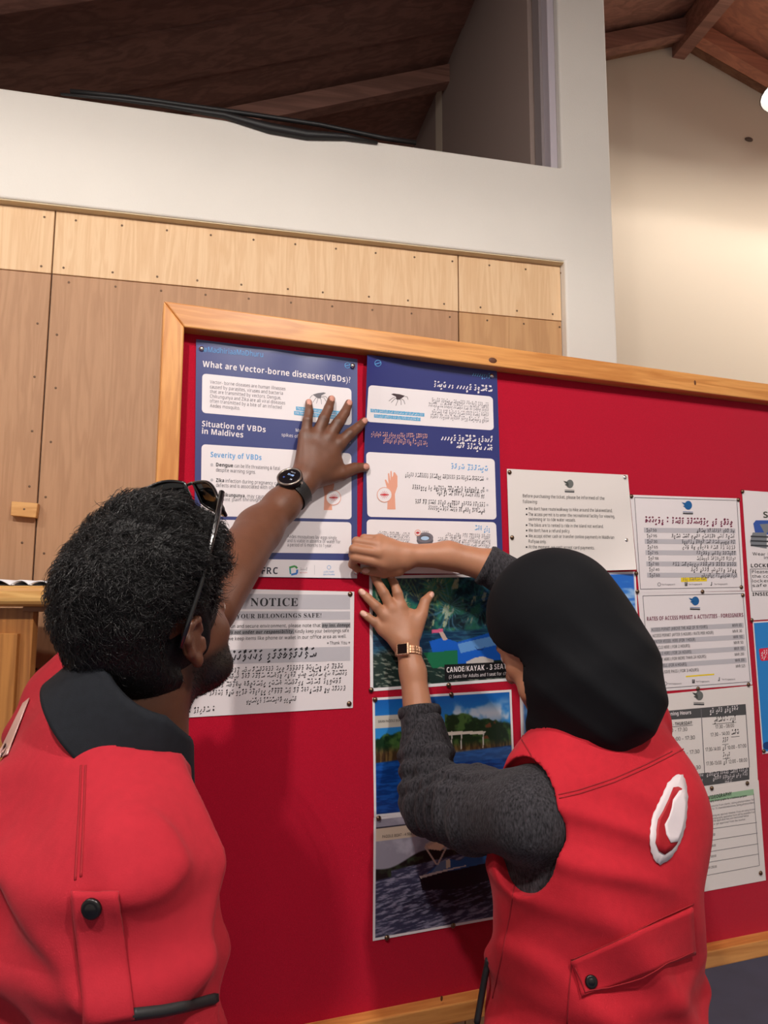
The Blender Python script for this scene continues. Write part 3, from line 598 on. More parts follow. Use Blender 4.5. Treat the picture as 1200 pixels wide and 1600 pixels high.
tyre(p, (664, 840), 13); bite(p, (652.8, 832.5), 5); 
for k in range(4): p.line([(661 + 2.6 * k, 832), (661 + 2.6 * k, 829.5)], .8, KG, 'tyre_drawing')
p.rect([(563.2, 866), (785.3, 872), (786.3, 896.8), (563, 895.6)], WH, 'bottom_strip')
p.done()

# ---- NOTICE sheet
b3 = lambda S, T: 0.0006 + 0.0012 * np.maximum(0, 0.12 - T) * 8 * S ** 6
p = Sheet('notice_sheet', 'white landscape sheet headed NOTICE beside the man\'s chin', 'office sheets on the felt', [(289, 918), (553.5, 924.5), (551.3, 1106), (287.5, 1121.5)], M_A4, 0.001, b3, 16)
p.rect([(299, 927), (547, 929.5), (547, 952), (298, 951)], GB, 'grey_band'); p.text(bold_serif('NOTICE'), (391.5, 947), (465.5, 947), K, 12.4, 0.0, res=3, hn=.68)
p.rect([(298, 955), (547, 955.3), (547, 968), (298, 969.5)], GB, 'grey_band'); p.text(bold_serif('KEEP YOUR BELONGINGS SAFE!'), (338, 966.8), (502, 964.6), K, 6.8, 0.0, res=2, hn=.68)
p.text('To ensure a fun and secure environment, please note that', (318, 981.5), (501, 979.6), K, 5.2); p.rect([(502.5, 973), (547.5, 972.5), (547.5, 981), (502.5, 981.3)], ink('mid_grey', (160, 158, 162)), 'highlight'); p.text(bold_it('any loss, damage'), (503.5, 979.7), (546.5, 979), K, 5.2, lift=.0009)
p.rect([(330, 984), (459.7, 982.5), (459.7, 990.6), (330, 992.5)], ink('mid_grey', (160, 158, 162)), 'highlight'); p.text(bold_it('or theft is not under our responsibility.'), (331, 991), (459, 989), K, 5.2, lift=.0009); p.text('Kindly keep your belongings safe', (461, 989), (545, 987.5), K, 5.2)
p.text('and request we keep items like phone or wallet in our office area as well.', (318, 1001.5), (541, 996.5), K, 5.2); p.text('= Thank You =', (511, 1007.3), (547, 1006.4), K, 5)
p.rect([(298, 1017), (547, 1010), (547, 1032), (298, 1039.5)], GB, 'grey_band'); p.tha("samAlukamaS0taka'i danSnavAlanS".replace('nS', 'n0'), (362, 1032), (495, 1026), K, 8.6, .12)
for i, (xa, ya, xb, yb) in enumerate([(352, 1051, 536, 1043.5), (331, 1061, 542, 1054), (326, 1073.5, 533, 1066), (297, 1087, 540, 1078.5), (385, 1098, 463, 1095)]): p.tha(gib([34, 38, 37, 46, 15][i], 60 + i), (xa, ya), (xb, yb), K, 4.2, .11)
p.tha("=0 sukuri'0yA =0", (295, 1114), (335, 1111), K, 4.6, .11)
p.done()

def fishlogo(s, c, k, m, m2):
    x, y = c; s.disc((x + 1 * k, y), 5.6 * k, 6.6 * k, m, 'logo', .0006, 18); s.poly([(x - 2 * k, y - 3 * k), (x - 2 * k, y + 2.5 * k), (x - 9 * k, y - 4.6 * k)], m2, 'logo', .0008); s.poly([(x - 1 * k, y - 1 * k), (x - 1 * k, y + 4.5 * k), (x - 7 * k, y + 1.2 * k)], m2, 'logo', .0008)
    s.line([(x - 7 * k, y + 9.5 * k), (x + 8 * k, y + 10 * k)], 0.7 * k, m2, 'logo'); s.line([(x - 7 * k, y + 12 * k), (x + 8 * k, y + 12.4 * k)], 2.2 * k, ink('logo_bar', (70, 70, 74)), 'logo')
# ---- ticket information sheet, its lower right corner curling off the felt
b4 = lambda S, T: 0.0006 + 0.014 * np.clip((S + T - 1.45) / .55, 0, 1) ** 2 + 0.0012 * np.sin(T * 7) ** 2 * S
p = Sheet('ticket_sheet', 'plain white sheet of ticket purchase bullet points above the black headscarf', 'office sheets on the felt', [(792, 732.5), (981, 742), (994.5, 890), (797, 896)], M_A4b, 0.002, b4, 24)
fishlogo(p, (889.5, 756), 1.0, LGG, ink('logo_dk', (70, 72, 70)))
for t, xa, ya, xb, yb, bl in [('Before purchasing the ticket, please be informed of the', 817, 777, 944.5, 781, 0), ('following:', 817, 786, 839.8, 786.6, 0), ("We don't have route/walkway to hike around the lake/wetland.", 825.8, 797, 957, 800.3, 1),
        ('The access permit is to enter the recreational facility for viewing,', 825.8, 805.8, 960.6, 809.4, 1), ('swimming or to ride water vessels.', 826, 813.5, 899.5, 815, 0), ('The bikes are to rented to ride in the island not wetland.', 826, 822.5, 943, 825, 1), ("We don't have a refund policy.", 826, 831, 891, 832.2, 1),
        ('We accept either cash or transfer (online payment) in Maldivian', 826, 839.6, 959.7, 842, 1), ('Rufiyaa only.', 826, 848, 854, 848.8, 0), ("At the moment, we can't accept card payments.", 826, 856.7, 929, 858.5, 1)]:
    p.text(t, (xa, ya), (xb, yb), K, 4.9)
    if bl: p.disc((822.8, ya - 2), 1.3, 1.4, K, 'bullet')
p.done()
def social(s, y, xs, dy=0):
    for i, x in enumerate(xs):
        yy = y + dy * i
        if i == 0: s.disc((x, yy), 2.6, 3, KG, 'icon', inner=.7)
        elif i == 1: s.rect([(x - 2, yy - 3), (x + 2, yy - 3), (x + 2, yy + 3), (x - 2, yy + 3)], K, 'icon', .0006, 2); s.text('f', (x - .8, yy + 2), (x + 1, yy + 2), WH, 4.4, lift=.0009)
        else: s.line([(x, yy - 3), (x, yy + 2.4), (x - 2, yy + 2)], 1, K, 'icon')
        s.text('heritagepark', (x + 4, yy + 1.4), (x + 25, yy + 1.2), KG, 2.4)
# ---- Dhivehi rate sheet
p = Sheet('rate_sheet', 'Dhivehi price table with grey rows and blue logo, topmost sheet of its column', 'office sheets on the felt', [(984.4, 773), (1155, 778.8), (1163.5, 923), (998.7, 926.8)], M_A4, 0.0014, None, 12)
p.line([(991.5, 777.2), (1151.5, 782), (1159, 917.5), (1000.8, 920.5), (991.5, 777.2)], .8, KG); fishlogo(p, (1074.5, 789.5), 1.05, LOGO, LOGO)
p.tha("tiketA'i 'adi hidumaT0Takuge 'aguTa''0 -0 divehinSnaS0".replace("''", "'").replace('nS', 'n0'), (1008, 816), (1145.5, 820), MAR, 5.2, .16)
for i in range(9):
    yl = 824.5 + i * 8.78; xl = 1006 + i * .62; xr_ = 1148.8 + i * .42
    if i % 2 == 0: p.rect([(xl, yl), (xr_, yl + 1.4 - i * .12), (xr_ + .3, yl + 8.6 - i * .12), (xl + .3, yl + 7.6)], GB, 'grey_row')
    w = [60, 100, 84, 84, 62, 62, 100, 72, 56][i]; p.tha(gib([13, 22, 18, 18, 13, 13, 22, 15, 12][i], 70 + i), (xr_ - w, yl + 6.2), (xr_ - 1, yl + 6.8), K, 3, .11, lift=.0009)
    p.text(['50', '95', '30', '65', '15', '100', '100', '40', '60'][i], (xl + 14, yl + 6), (xl + 20, yl + 6.1), K, 4, lift=.0009); p.tha("rufiyA", (xl + 4, yl + 6), (xl + 12.5, yl + 6), K, 2.8, .11, lift=.0009)
p.rect([(1064, 902.6), (1104.5, 901.6), (1104.5, 908.2), (1064, 909.4)], YEL, 'yellow_strip'); p.tha(gib(11, 90), (1067, 907), (1103, 906), KG, 2.6, .11, lift=.0009); social(p, 913, (1030, 1072, 1112), -.3)
p.done()
# ---- English rate sheet
p = Sheet('rate_sheet', 'English sheet headed RATES OF ACCESS PERMIT & ACTIVITIES - FOREIGNERS', 'office sheets on the felt', [(996, 926.5), (1163.8, 923.8), (1175.5, 1069.5), (1011, 1082)], M_A4, 0.0010, None, 12)
p.line([(1004.5, 931), (1160.5, 927.4), (1172.5, 1065), (1015, 1077), (1004.5, 931)], .8, KG); fishlogo(p, (1085.5, 939), 1.05, LOGO, LOGO)
p.text('RATES OF ACCESS PERMIT & ACTIVITIES - FOREIGNERS', (1011, 970), (1161.5, 963.8), MAR, 6, .02)
rows = [('ACCESS PERMIT (ABOVE THE AGE OF 10 YEARS)', 1018, 986.3, 1105.7, 981.3, 'MVR 65', 1144.5, 979.5), ('ACCESS PERMIT (AFTER 5 HOURS / RATE PER HOUR)', 1019.5, 995.7, 1115, 990.5, 'MVR 30', 1145, 988.6), ('WATER VESSEL HIRE (FOR 1 HOUR)', 1021, 1005, 1086.5, 1001.3, 'MVR 150', 1146, 997.7),
        ('BICYCLE HIRE ( FOR 2 HOURS)', 1020, 1014.5, 1078, 1011, 'MVR 50', 1147, 1006.5), ('BICYCLE HIRE ( FOR 24 HOURS)', 1020.5, 1024, 1080.5, 1020.4, 'MVR 150', 1147.5, 1015.7), ('BICYCLE HIRE ( FOR MORE THAN 24 HOURS)', 1021, 1033.6, 1103.5, 1027.6, 'MVR 200', 1148.3, 1024.8), ('BBQ GRILL (FOR 4 HOURS)', 1023, 1043, 1073, 1039.8, 'MVR 300', 1149, 1034), ('INCLUSIVE PASS ( FOR 3 HOURS)', 1026, 1053, 1092, 1048.5, 'MVR 525', 1150, 1043.2)]
for i, (t, xa, ya, xb, yb, v, vx, vy) in enumerate(rows):
    if i % 2 == 0:
        yr = vy - 5.6; yl2 = ya - 5.6; p.rect([(1016.5 + i * .8, yl2), (1161.5 + i * .8, yr - .8), (1162 + i * .8, yr + 6.8), (1017 + i * .8, yl2 + 7.4)], GB, 'grey_row')
    p.text(t, (xa, ya), (xb, yb), K, 4.6, lift=.0009); p.text(v, (vx, vy), (vx + 14.5, vy - .9), K, 4.3, lift=.0009)
p.rect([(1071.5, 1056), (1116, 1052.4), (1116, 1054.6), (1071.5, 1058.2)], YEL, 'yellow_strip'); social(p, 1068, (1040, 1083.5, 1124), -3.4)
p.done()
# ---- opening hours sheet
p = Sheet('opening_hours_sheet', 'white opening hours sheet with dark header and footer bands right of the woman\'s shoulder', 'office sheets on the felt', [(1013, 1087), (1176, 1071), (1184.5, 1225), (1028, 1248)], M_A4b, 0.0006, None, 12)
fishlogo(p, (1091.5, 1087), 1.1, LGG, ink('logo_dk', (70, 72, 70)))
p.rect([(1024, 1112.3), (1165, 1100), (1166.2, 1116.8), (1025.5, 1126)], DG, 'dark_band'); p.text('Opening Hours', (1036, 1119), (1080, 1115.6), WH, 5.4, .012); p.tha(gib(11, 101), (1109, 1114), (1153.5, 1109), WH, 4, .13)
p.line([(1095.5, 1108), (1101, 1208)], 1.1, KG); p.line([(1165.6, 1115), (1171, 1199)], 1.1, KG)
p.text('SUNDAY - THURSDAY:', (1030, 1136.3), (1082.5, 1131.6), K, 5.2, .01); p.line([(1030, 1137.5), (1082.5, 1133)], .6, K)
p.text('08:00 - 17:30', (1036, 1145), (1074, 1142), K, 5.6); p.text('14:00 - 17:30', (1048, 1158), (1086, 1154.8), K, 5.6); p.text('14:00 - 17:30', (1055, 1180.5), (1093, 1176.6), K, 5.6); p.text('13:00 - 17:30', (1057, 1205.5), (1095, 1201.3), K, 5.6)
p.tha("'AdI0Ta -0 burAs0faTi", (1116, 1128), (1150, 1125), K, 4.4, .12); p.line([(1113.5, 1131.6), (1150.5, 1128.4)], .6, K); p.text('17:30 - 08:00', (1118, 1138.6), (1147, 1136), K, 5.4)
p.text('17:30 - 14:00', (1110.5, 1151), (1140, 1148), K, 5.4); p.tha("burAs0", (1143, 1147.6), (1155, 1146.5), K, 4.2, .12); p.line([(1142.5, 1151.6), (1155.5, 1150.4)], .6, K); p.tha("hukuru", (1129, 1160), (1138, 1159), K, 4.2, .12); p.line([(1128.5, 1163.4), (1138.5, 1162.6)], .6, K)
p.text('17:30-14:00', (1102.3, 1174), (1126, 1172), K, 5.4); p.tha("'adi", (1129, 1171), (1135, 1170.5), K, 3.6, .12); p.text('10:00 - 07:00', (1137, 1171), (1166, 1167.6), K, 5.4); p.tha("honihiru", (1129.5, 1183), (1141, 1182), K, 4.2, .12); p.line([(1129.5, 1185.6), (1141, 1184.6)], .6, K)
p.text('17:30-13:00', (1103.6, 1196), (1127.5, 1194), K, 5.4); p.tha("'adi", (1130.5, 1193), (1136.5, 1192.5), K, 3.6, .12); p.text('12:00 - 08:00', (1138.5, 1193), (1167.5, 1189.8), K, 5.4)
p.rect([(1031, 1216.5), (1170.8, 1199), (1171, 1218), (1034, 1237.5)], DG, 'dark_band'); p.text('We do not serve past the', (1046, 1220.5), (1099, 1212.5), WH, 3.8); p.text('closing or opening times!', (1050, 1229), (1098, 1221), WH, 3.8)
for i in range(2): p.tha(gib(20 - 3 * i, 110 + i), (1104 + 10 * i, 1212 + 6.6 * i), (1168, 1204.5 + 6.6 * i), WH, 2.8, .11)
p.tha(gib(4, 113), (1133, 1222.5), (1143.5, 1221.5), WH, 2.8, .11)
p.done()
# ---- photography sheet
p = Sheet('photography_rules_sheet', 'lowest white sheet of the column, with green PHOTOGRAPHY & VIDEOGRAPHY heading', 'office sheets on the felt', [(1026, 1247), (1185.3, 1219), (1196.8, 1375.5), (1042, 1404)], M_A4b, 0.0014, None, 12)
GRN = ink('green_band', (150, 186, 150)); p.rect([(1040, 1254.5), (1177.3, 1232.8), (1178, 1242), (1041, 1262.5)], GRN, 'green_band'); p.text('PHOTOGRAPHY & VIDEOGRAPHY', (1062, 1257.6), (1143.5, 1242.6), K, 5.6, .02, lift=.0009)
p.line([(1177.6, 1240), (1186.7, 1352.5)], .7, KG)
tl = ['If photography or videography media photography drone graphs for a business purpose', 'they must be supervised after charging and returns from clients, taking photos/videos for', 'promotion, video film set, taking photos/videos for TV channels/televisions, being photos/videos', 'and so on while on leisure.', 'Photography/videography can be carried without seeking any approval. However, if you are using drones', 'a flat charge fee will be applied too. Photography/videography application form will be available from', 'the counter, photography application desk and the applicable fees are mentioned below', 'payment must be paid during booking them or get approved from the counter.']
for i, t in enumerate(tl):
    y = [1258, 1266, 1270.5, 1275.5, 1281, 1285.5, 1289.5, 1294.5][i]; e = [1167, 1178, 1178.5, 1101, 1179.5, 1180, 1170, 1165.5][i]; w0 = 1046 + i * .6; k = .155; p.text(t, (w0, y + (1080 - w0) * k), (e, y - (e - 1080) * k), K if i == 0 else KG, 2.9, .01 if i == 0 else 0)
for i, (yl_, yr_) in enumerate([(1299.3, 1285), (1317.7, 1301.7), (1335.3, 1318.3), (1351.3, 1334.3), (1372, 1352.4)]): p.line([(1050 + 2 * i, yl_ + 4.5), (1182.7 + 1.0 * i, yr_)], .7, KG)
for v, xa, ya, lb in (('MVR 500.00', 1101.5, 1308, 'graphy'), ('MVR 1000.00', 1102.5, 1325, 'graphy'), ('MVR 500.00', 1103.3, 1341.3, 'drone'), ('MVR 250.00', 1104, 1358, 'daily')): p.text(v, (xa, ya), (xa + 16, ya - 2.6), K, 3.4); p.text(lb, (xa - 26, ya + 3), (xa - 12, ya + .7), KG, 3.4)
p.done()

# ---- sheets cut by the right edge
p = Sheet('locker_sheet', 'white safety and locker sheet cut by the right photo edge', 'office sheets on the felt', [(1159.4, 766), (1338, 778), (1346, 958), (1173.5, 969.5)], M_A4, 0.0012, None, 14)
p.text('SAFETY FIRST', (1193, 809), (1300, 812), ink('olive', (54, 60, 50)), 9.5, .015, res=2)
JB = ink('jacket_blue', (52, 84, 160)); JG = ink('jacket_grey', (120, 124, 130)); JD = ink('jacket_dark', (58, 60, 66))
p.poly([(1177, 818), (1181, 813), (1206, 813), (1232, 817), (1230, 838), (1206, 836), (1180, 833)], JB, 'life_jacket', .0005); p.poly([(1187, 819), (1206, 818), (1200, 832), (1194, 832)], JG, 'life_jacket', .0007)
p.poly([(1176, 832), (1198, 832), (1198, 857), (1174, 853), (1172, 846)], JG, 'life_jacket', .0007); p.poly([(1206, 832), (1230, 834), (1232, 856), (1208, 857)], JG, 'life_jacket', .0007)
for y in (838, 845, 852): p.line([(1173, y), (1230, y + 2)], 2.4, JD, 'life_jacket', .0009)
p.text('Wear Life Jackets at all times when you', (1176, 867.5), (1330, 873), K, 4.6); p.text('in the water vessels', (1194, 873.5), (1280, 876), K, 4.6)
p.text('LOCKER SERVICES AVAILABLE', (1173.5, 886.5), (1310, 886), K, 5.6, .012); p.line([(1172.5, 889), (1330, 888), (1338, 920), (1175, 924), (1172.5, 889)], .8, KG)
for i, t in enumerate(['Please inform our staff to get the key', 'the counter for keeping your items', 'locker in order to keep your items', 'safe and secured.']): p.text(t, (1175 + i * .3, 895.5 + i * 7.2), (1330 - 60 * (i == 3), 895 + i * 6.6), K, 4.4)
p.text('INSIDE INFORMATION CENTRE', (1176, 931), (1320, 928), K, 5, .012)
p.done()
p = Sheet('blue_leaflet', 'blue leaflet with a red label low at the right photo edge', 'office sheets on the felt', [(1176, 971.5), (1330, 962), (1350, 1150), (1191.5, 1178.5)], M_A4, 0.0012, None, 14)
p.rect([(1178, 973.5), (1328, 964), (1347, 1147), (1193, 1175)], ink('sky_blue', (40, 128, 200)), 'blue_panel'); p.rect([(1185.5, 1013.5), (1250, 1008), (1254, 1026), (1188.5, 1033)], ink('label_red', (214, 38, 68)), 'red_label', .0006, r=3); p.tha(gib(12, 120), (1189, 1022), (1240, 1018), WH, 3.4, .14, lift=.0009); p.tha(gib(14, 121), (1190, 1029), (1240, 1025), WH, 3.4, .14, lift=.0009)
p.disc((1199, 1165), 7, 6, ink('globe', (20, 60, 120)), 'globe_drawing')
p.done()

# ---- printed photographs: colour held per vertex of the print
def vnoise(x, y, f, seed=0):
    """smooth value noise on arrays"""
    X = x * f; Y = y * f; xi = np.floor(X).astype(int); yi = np.floor(Y).astype(int); fx = X - xi; fy = Y - yi; fx = fx * fx * (3 - 2 * fx); fy = fy * fy * (3 - 2 * fy)
    hsh = lambda a, b: np.modf(np.abs(np.sin(a * 127.1 + b * 311.7 + seed * 74.7) * 43758.5453))[0]
    return (hsh(xi, yi) * (1 - fx) + hsh(xi + 1, yi) * fx) * (1 - fy) + (hsh(xi, yi + 1) * (1 - fx) + hsh(xi + 1, yi + 1) * fx) * fy
def fbm(x, y, f, seed=0, o=4):
    r = 0; a = .5
    for k in range(o): r = r + a * vnoise(x, y, f * 2 ** k, seed + k); a *= .5
    return r / (1 - .5 ** o)
def sst(a, b, x): t = np.clip((x - a) / (b - a), 0, 1); return t * t * (3 - 2 * t)
def mixc(c, d, m): return c * (1 - m[:, None]) + np.asarray(d) / 255. * m[:, None] if not (isinstance(d, np.ndarray) and d.ndim == 2) else c * (1 - m[:, None]) + d * m[:, None]
def C(r, g, b, n): return np.tile(np.array([r, g, b]) / 255., (n, 1))
def inpoly(S, T, P):
    P = np.array(P); ins = np.zeros(len(S), bool); j = len(P) - 1
    for i in range(len(P)):
        xi, yi = P[i]; xj, yj = P[j]; c = ((yi > T) != (yj > T)) & (S < (xj - xi) * (T - yi) / (yj - yi + 1e-12) + xi); ins ^= c; j = i
    return ins
def border(S, T, c, bx=0.018, by=0.025):
    m = ((S < bx) | (S > 1 - bx) | (T < by) | (T > 1 - by)).astype(float); return mixc(c, (232, 228, 230), m)
def canoe(S, T):
    n = len(S); N = fbm(S * 1.4, T, 9, 3); N2 = fbm(S * 1.4 + T * .3, T * .35, 26, 8)
    c = C(16, 62, 74, n); c = mixc(c, (40, 110, 92), sst(.42, .6, N)); c = mixc(c, (110, 130, 70), sst(.55, .75, N2) * sst(.25, .55, S) * (1 - sst(.7, .9, S))); c = mixc(c, (34, 78, 150), sst(.55, 1, S) * sst(.4, .62, N2) * .8)
    c = mixc(c, (170, 176, 150), (N2 > .66) * .8 * (T < .48)); c = mixc(c, (8, 30, 44), sst(.56, .66, 1 - N) * .8)
    for cx, cy, rr, sd in ((.18, .18, .24, 1), (.32, .25, .26, 2), (.55, .3, .3, 3), (.75, .3, .3, 4), (.9, .2, .2, 5), (.45, .12, .2, 6)):   # palm sprays
        dx = (S - cx) * 1.4; dy = T - cy; r = np.hypot(dx, dy); a = np.arctan2(dy, dx) + .5 * vnoise(S * 1.4, T, 9, sd) + r * 2 * math.sin(sd); sp = np.abs(np.sin(a * 11 + sd + 3 * r)); m = (sp > .86) * (r < rr) * (r > .02) * (vnoise(S * 1.4, T, 14, sd + 9) > .38) * (.7 - r / rr * .5); c = mixc(c, [(96, 156, 96), (150, 150, 84), (92, 140, 170), (60, 130, 120), (60, 110, 190), (150, 140, 70)][sd - 1], m)
    w = sst(.50, .53, T); W = fbm(S * 2, T * 14, 6, 5); c = mixc(c, mixc(C(14, 50, 84, n), (40, 92, 120), sst(.4, .7, W)), w)
    w = sst(.66, .74, T + .05 * np.sin(S * 9)); W = fbm(S * 3 + T, T * 10 - S * 3, 7, 9); c = mixc(c, mixc(C(26, 48, 44, n), (132, 140, 128), sst(.56, .72, W)), w * (1 - .9 * ((S > .4) & (T < .8))))
    c = mixc(c, (20, 92, 196), inpoly(S, T, [(.40, .60), (.5, .57), (.6, .62), (1., .5), (1., .8), (.45, .82)]).astype(float)); c = mixc(c, (96, 150, 214), inpoly(S, T, [(.60, .635), (1., .55), (1., .64), (.62, .72)]).astype(float)); c = mixc(c, (28, 110, 74), inpoly(S, T, [(.36, .70), (.6, .69), (.6, .82), (.42, .84)]).astype(float))
    c = mixc(c, (20, 40, 110), inpoly(S, T, [(.72, .66), (.74, .69), (.78, .695), (.8, .67), (.78, .705), (.74, .70)]).astype(float))
    c = mixc(c, (196, 190, 186), inpoly(S, T, [(.66, .80), (.72, .77), (.78, .76), (.86, .80), (.86, .84), (.66, .84)]).astype(float)); c = mixc(c, (210, 90, 130), inpoly(S, T, [(.42, .50), (.5, .49), (.5, .52), (.42, .53)]).astype(float)); c = mixc(c, (196, 170, 160), inpoly(S, T, [(.47, .52), (.5, .52), (.53, .59), (.5, .60)]).astype(float))
    return border(S, T, c)
def swan(S, T):
    n = len(S); sl = T - 0.02 * S; N = fbm(S * 1.4, T, 6, 21); c = mixc(C(20, 94, 176, n), (44, 132, 204), sst(0, .3, T)); c = mixc(c, (196, 206, 222), sst(.55, .75, N) * np.exp(-((T - .2) / .1) ** 2) * (S > .35))
    tl = .30 - .06 * np.sin(S * 5 - 1.0) - .03 * fbm(S, S, 12, 4) - .06 * (S > .5); G = fbm(S * 1.4, T, 16, 22); g = mixc(C(20, 48, 26, n), (70, 104, 52), sst(.42, .68, G)); c = mixc(c, g, sst(0, .02, sl - tl + .05 * (G - .5)))
    R = fbm(S * 5, T * .6, 16, 25); r = mixc(C(66, 46, 30, n), (120, 96, 56), sst(.4, .7, R)); c = mixc(c, r, sst(.42, .5, sl + .03 * R)); c = mixc(c, mixc(C(10, 56, 128, n), (24, 84, 168), sst(.4, .7, fbm(S * 2, T * 9, 8, 28))), sst(.535, .55, T + .06 * (S - .2)))
    c = mixc(c, (120, 160, 210), (sst(.5, .51, T) * (1 - sst(.6, .61, T)) * (S > .42) * .3)); c = mixc(c, (196, 190, 180), inpoly(S, T, [(.0, .155), (.2, .155), (.2, .26), (.0, .26)]).astype(float))
    c = mixc(c, (236, 230, 226), inpoly(S, T, [(.40, .2), (.44, .17), (.475, .2), (.48, .27), (.46, .34), (.47, .4), (.44, .4), (.43, .3)]).astype(float)); c = mixc(c, (232, 222, 210), inpoly(S, T, [(.46, .345), (.55, .335), (.8, .355), (.78, .38), (.62, .365), (.46, .37)]).astype(float))
    for x0 in (.62, .78, .55): c = mixc(c, (220, 214, 206), (np.abs(S - x0 + (T - .36) * .05) < .004) * (T > .36) * (T < .5) * 1.)
    c = mixc(c, (168, 124, 92), inpoly(S, T, [(.22, .80), (.5, .86), (.52, .98), (.25, .98)]).astype(float)); c = mixc(c, (112, 66, 40), inpoly(S, T, [(.8, .3), (.86, .26), (.9, .36), (.85, .42), (.78, .42)]).astype(float) * sst(.4, .5, G))
    return border(S, T, c, .016, .022)
def boat(S, T):
    n = len(S); N = fbm(S * 1.4, T, 8, 41); c = mixc(C(150, 146, 160, n), (176, 172, 186), sst(.4, .7, N)); tl = .42 - .20 * S + .03 * np.sin(S * 14)
    g = mixc(C(14, 16, 16, n), (44, 58, 40), sst(.5, .75, fbm(S * 1.4, T, 18, 43))); c = mixc(c, g, sst(0, .015, T - tl)); wl = .47 - .13 * S + .05 * (S < .12); W = fbm(S * 2.2 + T * .8, T * 10 + S * 1.5, 9, 45); w = mixc(C(52, 56, 82, n), (140, 138, 160), sst(.42, .72, W)); c = mixc(c, w, sst(0, .012, T - wl))
    dk = np.exp(-(((S - .62) / .36) ** 2 + ((T - .76) / .12) ** 2)); c = mixc(c, (16, 18, 30), np.clip(dk * 1.2, 0, 1) * (.4 + .6 * sst(.35, .6, 1 - W)))
    c = mixc(c, (10, 14, 26), inpoly(S, T, [(.31, .545), (.5, .53), (.9, .47), (.9, .65), (.6, .70), (.33, .66)]).astype(float)); c = mixc(c, (30, 84, 140), inpoly(S, T, [(.36, .53), (.45, .45), (.52, .43), (.6, .46), (.66, .41), (.74, .39), (.86, .43), (.9, .5), (.6, .53)]).astype(float))
    c = mixc(c, (150, 150, 165), inpoly(S, T, [(.45, .45), (.5, .42), (.53, .44), (.53, .5), (.38, .54)]).astype(float) * .6); c = mixc(c, (216, 200, 176), inpoly(S, T, [(.50, .44), (.525, .43), (.53, .5), (.50, .51)]).astype(float)); c = mixc(c, (206, 196, 190), inpoly(S, T, [(.31, .54), (.37, .53), (.5, .515), (.64, .505), (.64, .512), (.5, .53), (.32, .56)]).astype(float))
    c = mixc(c, (210, 174, 150), inpoly(S, T, [(.35, .29), (.45, .24), (.62, .19), (.72, .19), (.6, .25), (.52, .30), (.46, .35), (.36, .32)]).astype(float)); c = mixc(c, (234, 196, 166), inpoly(S, T, [(.37, .30), (.45, .265), (.5, .29), (.46, .345), (.38, .32)]).astype(float))
    for a, b_ in (((.35, .30), (.43, .46)), ((.5, .33), (.44, .46)), ((.72, .19), (.76, .25)), ((.36, .28), (.46, .23))):
        d = np.array(b_) - a; t = np.clip(((S - a[0]) * d[0] + (T - a[1]) * d[1]) / (d @ d), 0, 1); c = mixc(c, (200, 176, 160), (np.hypot(S - a[0] - t * d[0], T - a[1] - t * d[1]) < .006).astype(float))
    c = mixc(c, (60, 110, 190), inpoly(S, T, [(.74, .2), (.86, .2), (.86, .24), (.76, .25)]).astype(float))
    c = mixc(c, (206, 186, 166), inpoly(S, T, [(.0, .09), (.335, .09), (.335, .205), (.0, .205)]).astype(float)); c = mixc(c, (40, 40, 60), (inpoly(S, T, [(.0, .085), (.34, .085), (.34, .095), (.0, .095)]) | inpoly(S, T, [(.333, .085), (.341, .085), (.341, .205), (.333, .205)])).astype(float))
    return border(S, T, c, .016, .022)
def skyp(S, T):
    n = len(S); c = mixc(C(24, 104, 200, n), (190, 214, 240), sst(.5, .75, fbm(S, T * 4, 5, 51)) * .8); c = mixc(c, (30, 44, 40), sst(.38, .42, T) * 1.); c = mixc(c, (20, 110, 190), sst(.5, .54, T)); return border(S, T, c, .02, .025)
def sea(S, T):
    n = len(S); c = mixc(C(30, 110, 190, n), (90, 150, 210), sst(.3, .7, fbm(S, T * 3, 6, 61))); c = mixc(c, (26, 60, 40), sst(.4, .44, T) * (1 - sst(.55, .58, T))); return border(S, T, c, .02, .025)
G_PH = 'boat photographs on the felt'
p = Sheet('canoe_photograph', 'laminated photograph captioned CANOE/KAYAK with blue canoe under the spread hand', G_PH, [(577, 899.5), (795, 896.5), (802, 1063.5), (578.5, 1080.5)], M_PH, 0.0008, None, colors=canoe, nn=(230, 170), cat='photograph')
p.rect([(694.5, 1038.5), (790, 1034), (791, 1058), (695, 1064)], ink('caption_black', (18, 18, 22)), 'caption_strip', .0004); p.text('CANOE/KAYAK - 3 SEATS', (698, 1050.8), (796, 1044.5), WH, 8, .012, res=2); p.text('(2 Seats for Adults and 1 seat for child)', (701.5, 1060), (799, 1054), WH, 5)
p.done()
p = Sheet('swan_boat_photograph', 'photograph of a white swan boat on blue lake behind the knitted sleeve', G_PH, [(582, 1090.5), (799, 1077.5), (806, 1254), (584.5, 1277)], M_PH, 0.0010, None, colors=swan, nn=(230, 170), cat='photograph')
p.text('SWAN PADDLE BOAT', (591, 1129.5), (628, 1127), K, 3.8); p.done()
p = Sheet('paddle_boat_photograph', 'darkest, lowest photograph, a canopied PADDLE BOAT on grey water', G_PH, [(584, 1277.5), (800, 1253), (806, 1430), (582.5, 1470.5)], M_PH, 0.0014, None, colors=boat, nn=(230, 170), cat='photograph')
p.text('PADDLE BOAT - 4 SEATS', (597.5, 1309.5), (649, 1304), K, 4.2); p.done()
Sheet('lake_photograph', 'blue sky photograph half hidden right of the headscarf', G_PH, [(806, 897), (993, 893), (1001, 1050), (812, 1068)], M_PH, 0.0007, None, colors=skyp, nn=(90, 70), cat='photograph').done()
